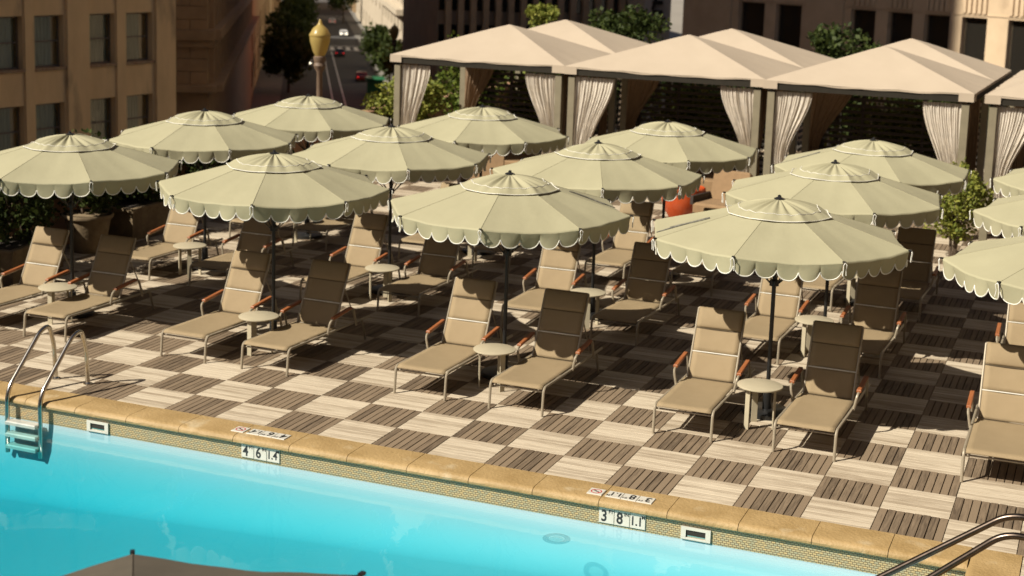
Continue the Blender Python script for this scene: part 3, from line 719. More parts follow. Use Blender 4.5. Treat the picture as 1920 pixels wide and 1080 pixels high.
# ================================================================== CABANAS
def curtain_mesh(w0, w1, h, folds, seed, side, tie=.38):
    # hangs from z=0 down to -h; gathered towards x=0, spreads towards +x*side
    rnd = random.Random(seed); ph = rnd.uniform(0, 6)
    def fn(u, v):
        t = min(1, v / (1 - tie)) if v < 1 - tie else 1
        wd = w0 + (w1 - w0) * (t * t * (3 - 2 * t)) if v < 1 - tie else w1 + (v - 1 + tie) * .35
        x = u * wd
        amp = .035 * (.45 + .55 * v)
        w_ = u + .035 * math.sin(u * 9 + ph) + .02 * math.sin(u * 23 + 2 * ph)
        y = amp * (.65 + .5 * math.sin(u * 5 + ph)) * math.sin(w_ * folds * 2 * math.pi + ph + .8 * math.sin(v * 3 + ph)) + .014 * math.sin(u * folds * 4.3 * math.pi + v * 4 + ph)
        return (side * x, y, -h * v)
    return MB().grid(fn, folds * 10, 22)
def make_cabana(seed, wid, dep):
    root = empty('cabana'); rnd = random.Random(seed)
    W = wid / 2; EZ = 2.63; PZ = 3.29
    # two pitched canvas roofs, front and back
    for q in range(2):
        y0 = q * dep + (.0 if q == 0 else .004); y1 = (q + 1) * dep; cy = (y0 + y1) / 2
        cs = [Vector((-W - .08, y0 - .08 * (q == 0), EZ)), Vector((W + .08, y0 - .08 * (q == 0), EZ)), Vector((W + .08, y1 + .08 * (q == 1), EZ)), Vector((-W - .08, y1 + .08 * (q == 1), EZ))]
        ap = Vector((0, cy, PZ)); sg = [.03, .012, .012, .012]
        for k in range(4):
            a, c = cs[k], cs[(k + 1) % 4]
            def fn(u, v, a=a, c=c, k=k):
                p = a.lerp(c, u).lerp(ap, v * .975)
                p.z += -.045 * math.sin(math.pi * u) * math.sin(math.pi * v) * (1 - v) + .006 * math.sin(u * 23 + k) * math.sin(math.pi * u) * (1 - v) ** 2
                p.z -= sg[k] * math.sin(math.pi * u) * (1 - v) ** 3 + .008 * math.sin(u * 31 + 2 * k + seed) * (1 - v) ** 6 * math.sin(math.pi * u)
                if v > .9: p.z -= .02 * (v - .9) * 10 * .5
                return p
            MB().grid(fn, 20, 14).build('roof_panel', M['roof'], root, smooth=25)
        MB().lathe([(.075, 0), (.06, .012), (.02, .02)], 8, (0, cy, PZ - .036)).build('roof_cap', M['roof'], root)
    # hem along the front and corner flaps
    hem = MB(); hem.grid(lambda u, v: (-W - .08 + (2 * W + .16) * u, -.082 - .004 * math.sin(u * 30), EZ - .004 - .03 * math.sin(math.pi * u) - .008 * math.sin(u * 31 + seed) * math.sin(math.pi * u) - (.022 + .006 * math.sin(u * 19)) * v), 60, 2)
    for s in (-1, 1): hem.grid(lambda u, v: (s * (W + .083), -.08 + (2 * dep + .16) * u, EZ - .004 - .05 * v), 40, 2)
    hem.build('roof_hem', M['roof'], root, smooth=40)
    for s in (-1, 1):
        fl = MB(); fl.box((s * (W - .05), -.088, EZ - .075), (.26, .006, .15)); fl.box((s * (W + .088), .06, EZ - .075), (.006, .26, .15)); fl.build('corner_flap', M['roof'], root, smooth=0)
    # beams and posts
    MB().box((0, -.015, EZ - .10), (2 * W + .05, .09, .13)).build('front_beam', M['fascia'], root, smooth=0)
    MB().box((0, dep, EZ - .115), (2 * W - .2, .09, .15)).build('middle_beam', M['fascia'], root, smooth=0)
    MB().box((0, 2 * dep, EZ - .115), (2 * W, .09, .15)).build('rear_beam', M['fascia'], root, smooth=0)
    for s in (-1, 1): MB().box((s * (W - .0), dep, EZ - .115), (.085, 2 * dep - .12, .15)).build('side_beam', M['fascia'], root, smooth=0)
    pm = MB().slab(-.065, .065, -.065, .065, 0, EZ - .195, .006).mesh('post', 0)
    for s in (-1, 1):
        for y in (.03, dep, 2 * dep - .05): link('post', pm, M['post'], root, (s * (W - .06), y, 0))
    # slatted screen across the middle and right side
    n = 17; sm = MB().box((0, 0, 0), (2 * W - .26, .022, .062)).mesh('slat', 0)
    for k in range(n): link('slat', sm, M['slat'], root, (0, dep + .05, .16 + k * .128))
    for x in (-W * .35, W * .32, W * .8, -W * .8): MB().box((x, dep + .085, 1.15), (.06, .045, 2.3)).build('screen_stud', M['slat'], root, smooth=0)
    sm2 = MB().box((0, 0, 0), (.022, dep - .2, .062)).mesh('slat', 0)
    for k in range(n): link('slat', sm2, M['slat'], root, (W + .03, dep * 1.5, .16 + k * .128))
    # curtains
    for (x, y, s, w0, w1, mt) in ((-W + .10, .04, 1, .74, .30, 'curtain'), (W - .10, .04, -1, .70, .26, 'curtain'), (-W + .14, dep - .10, 1, .80, .22, 'curtain_brown'), (W - .14, dep - .1, -1, .42, .2, 'curtain_brown')):
        o = curtain_mesh(w0 * rnd.uniform(.9, 1.12), w1 * rnd.uniform(.85, 1.2), 2.15, rnd.choice((6, 7, 8)), seed * 10 + int(x * 7 + y), s, rnd.uniform(.32, .44)).build('curtain', M[mt], root, smooth=70); o.location = (x, y, EZ - .20)
    for s in (-1, 1):
        o = curtain_mesh(.75, .25, 2.15, 7, seed + 77, 1).build('curtain', M['curtain_brown'], root, smooth=70); o.location = (s * (W - .06), .12, EZ - .2); o.rotation_euler = (0, 0, R(90))
    # day bed inside
    db = MB().slab(-W * .55, W * .55, dep * .45, dep * .85, .12, .42, .03).build('day_bed', M['cushion'], root, smooth=0)
    return root
CAB = [(-11.85, 23.45, 6.05, 'first cabana from the left, beside the street lamp'), (-5.4, 23.15, 6.25, 'second cabana from the left, beyond the orange bowl'), (.93, 22.75, 5.85, 'third cabana from the left, left of the sunlit bush'), (7.4, 22.5, 5.95, 'cabana cut off by the right edge of the picture')]
DEP = 5.2 * T
for k, (x, y, wd, lab) in enumerate(CAB):
    o = make_cabana(k + 1, wd * T, DEP); o.location = (x * T, y * T, 0); o.rotation_euler = (0, 0, R(-1.5))
    tag(o, 'cream canvas cabana with draped curtains, ' + lab, 'cabana', 'cream canvas cabanas')
    # vine growing behind its screen
    v = clumps((0, 0, 0), (wd * T * .46, .28, 1.0), 46, 110, .10, 200 + k, .34).build('vine', M['leafolive'], None, smooth=0)
    v.location = ((x + 5.9 * math.sin(R(1.5))) * T, (y + 5.9) * T, 1.15); v.rotation_euler = (0, 0, R(-1.5))
    tag(v, f'green vine seen through the slatted screen of the {("first", "second", "third", "right-hand")[k]} cabana', 'vine', 'vines behind the cabana screens')

# plants round the cabanas
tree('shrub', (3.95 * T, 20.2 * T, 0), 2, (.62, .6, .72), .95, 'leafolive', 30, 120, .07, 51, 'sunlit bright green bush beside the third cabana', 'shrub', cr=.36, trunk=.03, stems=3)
tree('shrub', (-16.3 * T, 27.5 * T, 0), 2, (1.0, .9, .75), 1.35, 'leafolive', 30, 120, .10, 52, 'bright green shrub in front of the parapet behind the lamp post', 'shrub', cr=.36, trunk=.04, stems=3)
tree('shrub', (-15.6 * T, 31.5 * T, 0), 2, (.9, .9, 1.1), 1.75, 'leaf', 30, 120, .11, 53, 'tall green shrub left of the first cabana post', 'shrub', cr=.36, trunk=.04, stems=3)
tree('shrub', (-13.8 * T, 35 * T, 0), 2, (1.3, 1.0, 1.1), 1.5, 'leaf', 30, 120, .11, 54, 'green shrub seen through the first cabana', 'shrub', cr=.36, trunk=.04, stems=3)
tree('roof_tree', (-11.7 * T, 38.5 * T, 0), 4, (1.2, 1.0, .7), 2.75, 'leafdark', 22, 110, .13, 55, 'small green tree behind the roofs of the first and second cabanas', cr=.36)
tree('roof_tree', (-2.5 * T, 38.5 * T, 0), 4, (1.1, 1.0, .8), 2.6, 'leafdark', 22, 110, .13, 56, 'small green tree behind the second and third cabana roofs', cr=.36)
tree('roof_tree', (-15.9 * T, 40 * T, 0), 4, (.5, .5, .32), 3.05, 'leafolive', 14, 100, .10, 57, 'sunlit treetop peeping over the first cabana roof', cr=.4)

ORD = ('first', 'second', 'third', 'fourth', 'fifth', 'sixth', 'seventh', 'eighth', 'ninth')
for k in range(9):
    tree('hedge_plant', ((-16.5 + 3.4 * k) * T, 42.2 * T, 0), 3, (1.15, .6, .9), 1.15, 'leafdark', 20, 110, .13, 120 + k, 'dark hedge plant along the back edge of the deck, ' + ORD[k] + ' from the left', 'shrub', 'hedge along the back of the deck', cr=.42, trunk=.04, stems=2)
q = polar(brg(1213), 43); tree('hedge_plant', (q.x, q.y, 0), 3, (.75, .7, 1.2), 1.25, 'leafdark', 24, 110, .12, 140, 'tall dark shrub in the gap between the first and second cabanas', 'shrub', cr=.42, trunk=.04, stems=2)
# orange bowl and tan armchair in front of the second cabana
BX, BY = -4.2, 21.9
bw = tag(empty('bowl_planter', (BX * T, BY * T, 0)), 'glossy orange bowl in front of the second cabana', 'planter')
MB().lathe([(.20, 0), (.27, .03), (.38, .22), (.42, .40), (.40, .58), (.38, .60), (.36, .58), (.36, .50), (.01, .49)], 36).build('bowl', M['orange'], bw)
MB().lathe([(.355, .505), (.01, .51)], 24).build('soil', M['soil'], bw)
def armchair(loc, rz, lab):
    t = tag(empty('armchair', loc, rz), lab, 'armchair', 'tan armchairs before the cabanas')
    MB().slab(-.36, .36, -.36, .36, .24, .42, .04).build('seat_cushion', M['cushion'], t, smooth=0)
    o = MB().slab(-.36, .36, 0, .14, 0, .62, .04).build('back_cushion', M['cushion'], t, smooth=0); o.location = (0, .30, .36); o.rotation_euler = (R(-16), 0, 0)
    for sx in (-1, 1):
        for y in (-.32, .34): MB().box((sx * .35, y, .12), (.045, .045, .24)).build('leg', M['slat'], t, smooth=0)
        MB().slab(sx * .39 - .03, sx * .39 + .03, -.36, .36, .38, .54, .01).build('arm', M['slat'], t, smooth=0)
armchair((-2.95 * T, 21.4 * T, 0), R(-12), 'tan cushioned armchair right of the orange bowl')
armchair((-10.6 * T, 21.2 * T, 0), R(15), 'tan cushioned armchair before the first cabana')

# ================================================================== FAR: lamp, buildings, street
def acorn_lamp(name, loc, s, H_, label):
    t = tag(empty(name, loc), label, 'street lamp')
    MB().lathe([(.16 * s, 0), (.16 * s, .4 * s), (.10 * s, .5 * s), (.075 * s, H_ * .5), (.062 * s, H_ - 1.0 * s), (.085 * s, H_ - .98 * s), (.085 * s, H_ - .94 * s), (.062 * s, H_ - .92 * s), (.06 * s, H_ - .34 * s), (.11 * s, H_ - .26 * s), (.13 * s, H_ - .20 * s), (.11 * s, H_ - .14 * s), (.13 * s, H_ - .08 * s), (.13 * s, H_ - .02 * s), (.10 * s, H_)], 18).build('post', M['lamppost'], t)
    g = MB().lathe([(.10 * s, H_), (.15 * s, H_ + .10 * s), (.205 * s, H_ + .30 * s), (.215 * s, H_ + .42 * s), (.20 * s, H_ + .47 * s), (.15 * s, H_ + .56 * s), (.08 * s, H_ + .62 * s), (.045 * s, H_ + .66 * s), (.04 * s, H_ + .69 * s), (.004, H_ + .76 * s)], 24).build('globe', M['amber'], t)
    MB().lathe([(.222 * s, H_ + .405 * s), (.226 * s, H_ + .43 * s), (.219 * s, H_ + .45 * s)], 24).build('globe_band', M['amber'], t)
    return t
M['lamppost'] = mat('brown_iron', (.15, .10, .065), rough=.6)
pz = polar(brg(592), 33); acorn_lamp('street_lamp', (pz.x, pz.y, -7), 1.06, 9.40, 'brown post lamp with amber acorn globe behind the back parasols')

def facade(root, O, u, nrm, cols, rows, wins, mt, thick=.45, z_off=0, glass='darkglass', mull=1, curtain=False, sill=True, bars=1):
    # wall sheet with real openings; cols, rows are edges; wins the set of open cells
    O = Vector((O[0], O[1], 0)); u = Vector((u[0], u[1], 0)); nrm = Vector((nrm[0], nrm[1], 0)); b = MB()
    P = lambda s, z, d: O + u * s - nrm * d + Vector((0, 0, z))
    for i in range(len(cols) - 1):
        for j in range(len(rows) - 1):
            a, c, e, g_ = cols[i], cols[i + 1], rows[j], rows[j + 1]
            if (i, j) not in wins:
                b.add([P(a, e, 0), P(c, e, 0), P(c, g_, 0), P(a, g_, 0)], [(0, 1, 2, 3)])
            else:
                for (s0, z0, s1, z1) in ((a, e, c, e), (c, e, c, g_), (c, g_, a, g_), (a, g_, a, e)):
                    b.add([P(s0, z0, 0), P(s1, z1, 0), P(s1, z1, thick), P(s0, z0, thick)], [(0, 1, 2, 3)])
                wd = c - a; ht = g_ - e; fb = MB(); f_ = min(.07, wd * .08)
                for (s0, s1, z0, z1) in ((a, a + f_, e, g_), (c - f_, c, e, g_), (a + f_, c - f_, g_ - f_, g_), (a + f_, c - f_, e, e + f_)) + ((((a + f_, c - f_, e + ht * .5 - f_ * .4, e + ht * .5 + f_ * .4),)) if bars else ()):
                    vs = [P(s, z, d) for s in (s0, s1) for z in (z0, z1) for d in (thick * .55, thick * .72)]
                    fb.add(vs, [(0, 1, 3, 2), (4, 6, 7, 5), (0, 4, 5, 1), (2, 3, 7, 6), (0, 2, 6, 4), (1, 5, 7, 3)])
                w_ = fb.build('window', M['windowframe'], root, smooth=0)
                MB().add([P(a, e, thick * .66), P(c, e, thick * .66), P(c, g_, thick * .66), P(a, g_, thick * .66)], [(0, 1, 2, 3)]).build('pane', M[glass], w_, smooth=0)
                if curtain:
                    rnd = random.Random(i * 31 + j); s_a = a + wd * .03; s_c = a + wd * rnd.uniform(.6, .97)
                    cb = MB().grid(lambda q, v: P(s_a + (s_c - s_a) * q, e + ht * v, thick * .85 + .03 * math.sin(q * 40)), 40, 1).build('curtain', M['sheer'], w_, smooth=60)
                if sill:
                    vs = [P(s, z, d) for s in (a - .06, c + .06) for z in (e - .10, e + .012) for d in (-.07, thick * .5)]
                    MB().add(vs, [(0, 1, 3, 2), (4, 6, 7, 5), (0, 4, 5, 1), (2, 3, 7, 6), (0, 2, 6, 4), (1, 5, 7, 3)]).build('sill', M['sill'], w_, smooth=0)
    for s in (cols[0], cols[-1]): b.add([P(s, rows[0], 0), P(s, rows[0], thick), P(s, rows[-1], thick), P(s, rows[-1], 0)], [(0, 1, 2, 3)])
    b.add([P(cols[0], rows[-1], 0), P(cols[-1], rows[-1], 0), P(cols[-1], rows[-1], thick), P(cols[0], rows[-1], thick)], [(0, 1, 2, 3)])
    return b.build('wall', mt, root, smooth=0)
def mass(root, O, u, nrm, s0, s1, d0, d1, z0, z1, mt, name='block'):
    O = Vector((O[0], O[1], 0)); u = Vector((u[0], u[1], 0)); nrm = Vector((nrm[0], nrm[1], 0))
    vs = [O + u * s - nrm * d + Vector((0, 0, z)) for s in (s0, s1) for d in (d0, d1) for z in (z0, z1)]
    return MB().add(vs, [(0, 1, 3, 2), (4, 6, 7, 5), (0, 4, 5, 1), (2, 3, 7, 6), (0, 2, 6, 4), (1, 5, 7, 3)]).build(name, mt, root, smooth=0)

# --- tan stucco tower on the left
O = polar(brg(318), 60); u = head(30); nr = head(120)
t = tag(empty('stucco_tower', (O.x, O.y, STREET_Z)), 'tan stucco building with sash windows in the top left corner', 'building'); t.location = (0, 0, 0)
cols = [-40.0]
base = [-8.9, -7.5, -7.0, -5.63, -4.4, -3.13, -2.58, -1.16]
pat = [(-8.9, -7.5), (-7.0, -5.63), (-4.4, -3.13), (-2.58, -1.16)]
extra = [(-15.3, -14.0), (-13.3, -12.0), (-10.9, -9.5)]
ed = sorted(set([-40.0, 0.0] + [q for a in pat + extra for q in a]))
rows = [STREET_Z]; wr = []
z = .10 - 3.12 * 5
while z < 12: rows += [z, z + 1.85]; wr.append(len(rows) - 2); z += 3.12
rows.append(44.0)
wins = {(i, j) for j in wr for i in range(len(ed) - 1) if (ed[i], ed[i + 1]) in pat + extra and -8 < rows[j] < 7}
facade(t, O, u, nr, ed, rows, wins, M['stucco'], .42, glass='glass', curtain=True)
mass(t, O, u, nr, -40, 0, .44, 34, STREET_Z, 44, M['stucco'])
for (a, c) in ((-9.4, -8.95), (-5.55, -4.5), (-1.05, 0.0)): mass(t, O, u, nr, a, c, -.12, .1, STREET_Z, 43.5, M['stucco'], 'pier')
for (a, c) in ((-7.46, -7.04), (-3.09, -2.62)): mass(t, O, u, nr, a, c, -.07, .1, STREET_Z, 43.5, M['stucco'], 'mullion_pier')

# --- unseen tall block added out of frame to shade the far buildings
O = Vector((CAMP.x, CAMP.y)) + F2 * 46 - R2 * 50; t = tag(empty('rear_tower'), 'tall block standing behind the stucco building', 'building')
mass(t, O, head(0), head(90), 0, 84, 0, 40, STREET_Z, 85, M['limestone'])
# --- brown stone building at the street corner
SH = -8.21                                     # street heading
us = head(SH); ur = head(SH + 90)              # along the street, to its right
def street_pt(along, right):                   # metres along / right of the line of sight down the street
    return Vector((CAMP.x, CAMP.y)) + us * along + ur * right
C2 = street_pt(105, -6.3)
t = tag(empty('corner_building'), 'dark brown stone building with stepped cornices right of the stucco tower', 'building')
mass(t, C2, -ur, -us, 0, 30, .42, 94, STREET_Z, 14, M['limestone'])
rowsz = [STREET_Z, -6.0]; zz = -5.3
for k in range(13): rowsz.append(zz + .9 * k)
for j in range(1, len(rowsz) - 1):             # coursed blocks of the front
    s = -.02; q = 0
    while s < 9:
        L_ = 2.4 if (q or j % 2) else 1.2
        bz = mass(t, C2, -ur, -us, s + .02, s + L_ - .02, -.06, .43, rowsz[j] + .02, rowsz[j + 1] - .02, M['limestone'], 'block'); s += L_; q += 1
mass(t, C2, -ur, -us, -.5, 30, -.7, .2, -2.2, -1.5, M['limestone'], 'cornice'); mass(t, C2, -ur, -us, -.3, 30, -.4, .2, -2.7, -2.203, M['limestone'], 'cornice')
mass(t, C2, -ur, -us, -.6, 30, -.9, .2, -5.75, -5.3, M['limestone'], 'cornice')
for (z0, z1, pr) in ((-2.2, -1.5, .9), (-2.7, -2.203, .5), (-5.75, -5.3, 1.0)): mass(t, C2, us, ur, .2, 94, -pr, .05, z0, z1 - .003, M['limestone'], 'cornice')
for k in range(21):
    mass(t, C2, us, ur, 1.5 + k * 4.2, 2.9 + k * 4.2, -.35, .05, -5.29, -2.71, M['limestone'], 'pilaster'); mass(t, C2, us, ur, 1.5 + k * 4.2, 2.9 + k * 4.2, -.35, .05, -1.5, 6, M['limestone'], 'pilaster')
    mass(t, C2, us, ur, 3.3 + k * 4.2, 5.2 + k * 4.2, -.02, .05, -5.0, -3.0, M['darkglass'], 'window'); mass(t, C2, us, ur, 3.3 + k * 4.2, 5.2 + k * 4.2, -.02, .05, -.9, 3, M['darkglass'], 'window')

# --- street
tag(MB().add([(*street_pt(60, 4.85 - 7.5), STREET_Z + .02), (*street_pt(60, 4.85 + 7.5), STREET_Z + .02), (*street_pt(1200, 4.85 + 7.5), STREET_Z + .02), (*street_pt(1200, 4.85 - 7.5), STREET_Z + .02)], [(0, 1, 2, 3)]).build('road', M['asphalt'], smooth=0), kind='structure')
for s in (-1, 1):
    p = street_pt(0, 4.85 + s * 9.4)
    b = MB(); a = [street_pt(q, 4.85 + s * 7.5 + e) for q in (60, 1200) for e in ((0, s * 3.6))]
    vs = [(v.x, v.y, zz) for v in a for zz in (STREET_Z, STREET_Z + .15)]
    b.add(vs, [(0, 1, 3, 2), (4, 6, 7, 5), (0, 4, 5, 1), (2, 3, 7, 6), (1, 5, 7, 3)])
    tag(b.build('pavement', M['pavement'], smooth=0), kind='structure')
mk = MB()
def strip(a0, a1, r0, r1):
    mk.add([(*street_pt(a0, r0), STREET_Z + .04), (*street_pt(a0, r1), STREET_Z + .04), (*street_pt(a1, r1), STREET_Z + .04), (*street_pt(a1, r0), STREET_Z + .04)], [(0, 1, 2, 3)])
strip(190, 296, 4.4, 4.6); strip(190, 296, 6.0, 6.2)
for k in range(30): strip(330 + k * 14, 336 + k * 14, 4.75, 4.95)
for a in (300, 312, 420, 432, 560): strip(a, a + .8, -2.4, 12)
for k in range(9): strip(301.5, 309.5, -2.0 + k * 1.6, -1.2 + k * 1.6)
tag(mk.build('road_marking', M['paint'], smooth=0), kind='structure')

# --- buildings along the right of the street (their street fronts face left)
def street_block(name, a0, a1, right, dep, top, mt, label, nwin, ww, zrows, wh, side=1, front=True, cornice=None):
    t = tag(empty(name), label, 'building'); O = street_pt(a0, right); u = us; n = -ur * side
    L_ = a1 - a0; ed = [0.0]; pitch = L_ / nwin; wc = []
    for k in range(nwin):
        c = (k + .5) * pitch; ed += [c - ww / 2, c + ww / 2]; wc.append(len(ed) - 2)
    ed.append(L_); rows = [STREET_Z]; wr = []
    for z in zrows: rows += [z, z + wh]; wr.append(len(rows) - 2)
    rows.append(top)
    facade(t, O, u, n, ed, rows, {(i, j) for i in wc for j in wr}, mt, .4, sill=False, bars=0)
    mass(t, O, u, n, 0, L_, .41, dep, STREET_Z, top, mt)
    if cornice:
        for (z, h, pr) in cornice: mass(t, O, u, n, -.3, L_ + .3, -pr, .1, z, z + h, mt, 'cornice')
    return t
street_block('masonry_building', 300, 440, 16, 40, 26, M['beige'], 'pale beige building far down the right side of the street', 9, 4, (-15.5, -9, -4, 1), 3, cornice=((-6, .8, .8), (5, 1, 1)))
street_block('masonry_building', 236, 298, 16, 34, 16, M['beige'], 'beige building with a heavy cornice right of the street', 7, 3, (-15, -9.5, -5, -.5), 2.6, cornice=((-6.6, .9, 1.2), (2.8, 1.2, 1.5)))
street_block('masonry_building', 226, 235, 16.5, 20, 2, M['palegrey'], 'narrow pale grey building left of the red brick one', 2, 1.5, (-14, -9.5, -5), 2.4, cornice=((1.2, .6, .6),))
t = street_block('brick_building', 190, 224, 16.5, 8, 30, M['redbrick'], 'red brick building behind the peak of the first cabana', 5, 2.2, (-13, -8.6, -4.2, .2, 4.6), 2.6)
# --- left of the street, farther down
street_block('masonry_building', 200, 330, -6.5, 30, 2, M['limestone'], 'dark building on the left side of the far street', 9, 4, (-15.5, -10.5), 3.5, side=-1)
street_block('masonry_building', 340, 520, -6.5, 30, 4, M['limestone'], 'farthest dark building on the left of the street', 9, 4, (-15, -9), 4, side=-1)
street_block('masonry_building', 460, 640, 16, 30, 40, M['limestone'], 'farthest brown building on the right of the street', 9, 4, (-14, -8, -2), 4)

# --- brown building with tall piers behind the first two cabanas
O = polar(brg(1188), 118); u = -ur; nr = -us
t = tag(empty('pier_building'), 'brown building with closely set vertical piers behind the first cabana roofs', 'building')
mass(t, O, u, nr, 0, 15.8, .5, 40, STREET_Z, 60, M['brownpier'])
for k in range(16):
    s = .25 + k * .97
    mass(t, O, u, nr, s, s + .45, -.25, .52, STREET_Z, 40, M['brownpier'], 'pier')
    for z in (-4.0, -.2, 3.6): mass(t, O, u, nr, s + .5, s + .92, .40, .5, z, z + 2.7, M['darkglass'], 'window')
# --- pale slab with dark sign brackets
O = polar(brg(1196), 112); u = ur; nr = -us
t = tag(empty('pale_slab'), 'narrow pale building end with dark iron brackets between the second and third cabana roofs', 'building')
mass(t, O, u, nr, 0, 2.0, 0, 20, STREET_Z, 40, M['palegrey'])
for k, z in enumerate((.9, .2, -.4, -1.0, -2.6)): mass(t, O, u, nr, .55, 1.3, -.35, .02, z, z + .28, M['black'], 'bracket')
MB().tube([(*(O + u * .5 - nr * -.4), .5), (*(O + u * .9 - nr * -.4), 1.9), (*(O + u * 1.4 - nr * -.4), 2.2)], .12, 6).build('brace', M['black'], t)
# --- art-deco building behind the cabanas
O = polar(brg(1268), 105.5); u = head(143.5); nr = head(143.5 + 90)
t = tag(empty('deco_building'), 'beige stone building with tall dark windows behind the right-hand cabanas', 'building')
pat = [(5.4, 7.8), (8.8, 11.05), (15.1, 17.05), (18.0, 19.85), (20.7, 22.5), (23.35, 25.06), (26.45, 28.2), (29.2, 31.0), (32.0, 33.8)]
ed = sorted({0.0, 46.0} | {q for a in pat for q in a}); rows = [STREET_Z, -7.4, -4.4, -2.4, 1.68, 4.2, 7.6, 40]
wins = {(i, j) for j in (1, 3, 5) for i in range(len(ed) - 1) if (ed[i], ed[i + 1]) in pat}
facade(t, O, u, nr, ed, rows, wins, M['deco'], .6, sill=True, bars=0, curtain=False)
mass(t, O, u, nr, 0, 46, .62, 16, STREET_Z, 40, M['deco'])
for a, c in ((11.6, 14.6), (0.4, 4.8)): mass(t, O, u, nr, a, c, -.18, .1, STREET_Z, 39, M['deco'], 'pilaster')
for (a, c) in pat[2:]:
    for k in range(5):
        x = a + (c - a) * (k + .5) / 5; mass(t, O, u, nr, x - .12, x + .12, -.12, .05, 1.9, 3.9, M['deco'], 'flute')
for k in range(10):
    for z in (1.95, 4.35, -2.7): mass(t, O, u, nr, 15 * 0 + k * 4.6, k * 4.6 + 4.57, -.045, .02, z - .16, z - .08, M['deco'], 'string_course')

# --- street trees, cars, signals
st = [(215, -1.6, 4.2, 8.5, 'left of the street nearest the lamp post'), (245, -1.2, 4.5, 9, 'second on the left of the street'), (285, -1.6, 4.5, 10, 'third on the left of the street'), (330, -1.0, 4.8, 11, 'fourth on the left of the street'), (400, -.6, 5.2, 12, 'farthest on the left of the street'),
      (222, 13.2, 3.2, 8, 'right of the street before the beige buildings'), (262, 13.4, 3.0, 7, 'second on the right of the street'), (400, 11.2, 5.0, 12, 'third on the right of the street'), (470, 9.5, 6.5, 14, 'farthest on the right of the street')]
for k, (a, r_, rad, h, lab) in enumerate(st):
    p = street_pt(a, r_)
    tree('street_tree', (p.x, p.y, STREET_Z + .1), h, (rad, rad, rad * .95), h * .62, 'leafdark', 34, 80, .7, 70 + k, 'dark street tree ' + lab, 'tree', 'street trees below', cr=.4, trunk=.22)

def make_car(paint, van=False):
    root = empty('car'); L_, W_, H_ = (4.5, 1.8, 1.45) if not van else (5.2, 1.95, 2.2)
    prof = [(-L_ / 2, .35), (-L_ / 2, .75), (-L_ / 2 + .15, .85), (-L_ * .30, .92), (-L_ * .16, H_), (L_ * .22, H_), (L_ * .40, .98), (L_ / 2 - .05, .9), (L_ / 2, .7), (L_ / 2, .35)] if not van else [(-L_ / 2, .35), (-L_ / 2, .95), (-L_ * .42, 1.1), (-L_ * .30, H_), (L_ / 2 - .05, H_), (L_ / 2, 1.9), (L_ / 2, .35)]
    n = len(prof); b = MB(); vs = []
    for s, inset in ((-1, 1), (1, 1)):
        for (y, z) in prof: vs.append((s * (W_ / 2 - (.16 if z > 1.0 else 0)), y, z))
    fs = [tuple(range(n)), tuple(range(2 * n - 1, n - 1, -1))] + [(i, n + i, n + (i + 1) % n, (i + 1) % n) for i in range(n)]
    b.add(vs, fs).build('body', paint, root, smooth=0)
    q = MB()
    ws = [( -L_ * .285, .98, -L_ * .175, H_ - .08)] + ([] if van else [(L_ * .385, 1.04, L_ * .235, H_ - .08)])
    for (y0, z0, y1, z1) in ws:
        e = -.015 if y0 < 0 else .015
        q.add([(-W_ / 2 + .25, y0 + e, z0), (W_ / 2 - .25, y0 + e, z0), (W_ / 2 - .28, y1 + e, z1), (-W_ / 2 + .28, y1 + e, z1)], [(0, 1, 2, 3)])
    for s in (-1, 1): q.add([(s * (W_ / 2 - .145), -L_ * .2, 1.03), (s * (W_ / 2 - .145), L_ * .3, 1.03), (s * (W_ / 2 - .145), L_ * .2, H_ - .1), (s * (W_ / 2 - .145), -L_ * .14, H_ - .1)], [(0, 1, 2, 3)])
    q.build('windows', M['darkglass'], root, smooth=0)
    wm = MB().tube([(-.11, 0, 0), (.11, 0, 0)], .33, 14).mesh('wheel'); wm.materials.append(M['black'])
    for sx in (-1, 1):
        for y in (-L_ * .31, L_ * .30): link('wheel', wm, None, root, (sx * (W_ / 2 - .1), y, .33))
        MB().box((sx * (W_ / 2 - .3), -L_ / 2 - .01, .68), (.34, .05, .16)).build('headlight', M['headlight'], root, smooth=0)
        MB().box((sx * (W_ / 2 - .25), L_ / 2 + .01, .78), (.30, .05, .16)).build('tail_light', M['taillight'], root, smooth=0)
    return root
M['headlight'] = emis('lit_headlight', (1, .9, .65), 3); M['taillight'] = emis('lit_tail_light', (.6, .02, .015), .8); M['redlamp'] = emis('red_signal', (1, .02, .03), 4)
PT = {n: mat('paint_' + n, c, rough=.25) for n, c in dict(white=(.7, .7, .68), silver=(.45, .45, .45), black=(.02, .02, .02), red=(.16, .02, .015), blue=(.04, .06, .14), green=(.03, .16, .07)).items()}
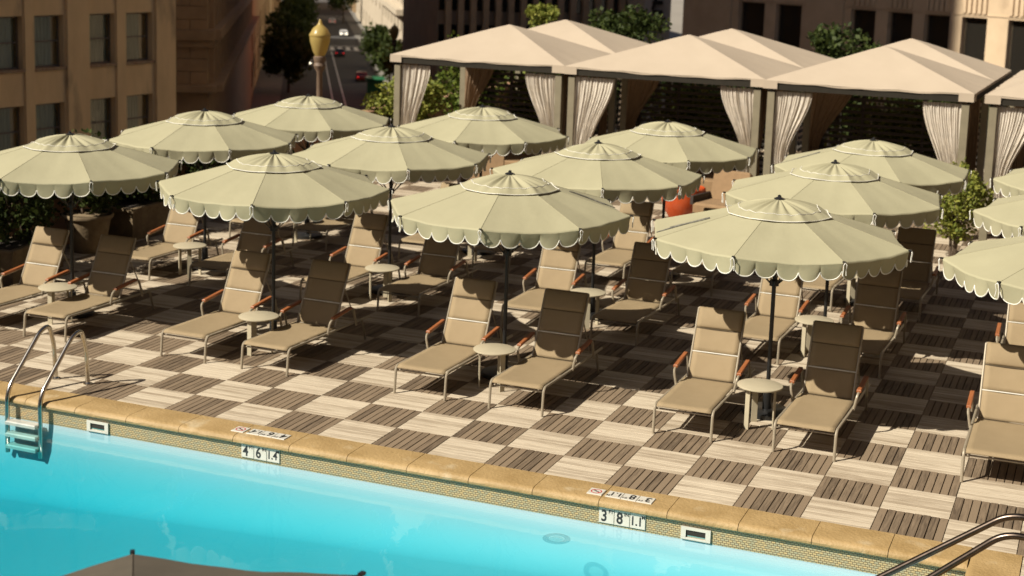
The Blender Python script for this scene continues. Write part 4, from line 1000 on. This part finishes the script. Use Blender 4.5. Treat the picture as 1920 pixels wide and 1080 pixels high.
cars = [(262, 1.1, 'white', 0, 0, 'white car coming up the street nearest the lamp post'), (285, 7.4, 'black', 180, 0, 'black car driving away on the street below'), (330, 2.2, 'silver', 0, 0, 'silver car waiting beyond the crossing'), (352, 2.4, 'blue', 0, 0, 'dark blue car behind the silver one'),
        (372, 2.3, 'white', 0, 1, 'white van in the queue far down the street'), (236, 9.6, 'red', 180, 0, 'red car parked by the right kerb'), (243, -1.3, 'red', 0, 0, 'dark red car by the left kerb'), (395, 8.2, 'white', 180, 0, 'white car far down the street on the right'), (345, 9.8, 'silver', 0, 0, 'silver car with lit lamps by the right trees')]
for (a, r_, c, rz, van, lab) in cars:
    o = make_car(PT[c], bool(van)); p = street_pt(a, r_); o.location = (p.x, p.y, STREET_Z + .03); o.rotation_euler = (0, 0, math.atan2(us.y, us.x) - math.pi / 2 + R(rz)); tag(o, lab, 'van' if van else 'car', 'cars on the street below')
p = street_pt(214, 10.6); kk = tag(empty('kiosk', (p.x, p.y, STREET_Z + .15), math.atan2(us.y, us.x)), 'small green kiosk on the right pavement', 'kiosk')
MB().slab(-1.3, 1.3, -1.1, 1.1, 0, 2.2, .05).build('body', PT['green'], kk, smooth=0); MB().slab(-1.6, 1.6, -1.4, 1.4, 2.203, 2.5, .15).build('roof', PT['green'], kk, smooth=0)
for (a, r_, lab) in ((425, 1.0, 'left of the two red signals at the top of the street'), (426, 4.6, 'right of the two red signals at the top of the street')):
    p = street_pt(a, r_); t = tag(empty('traffic_light', (p.x, p.y, STREET_Z)), 'red traffic light, ' + lab, 'traffic light', 'red traffic lights')
    MB().tube([(0, 0, 0), (0, 0, 5.0)], .09, 8).build('pole', M['black'], t); MB().slab(-.3, .3, -.2, .2, 4.6, 6.0, .03).build('housing', M['black'], t, smooth=0)
    MB().lathe([(.001, -.02), (.2, 0), (.26, .04), (.2, .08), (.001, .1)], 12, (0, -.25, 5.65)).build('lamp', M['redlamp'], t)
p = street_pt(150, 9.3); acorn_lamp('street_lamp', (p.x, p.y, STREET_Z), 2.2, 12.2, 'far dark street lamp before the beige buildings on the right')
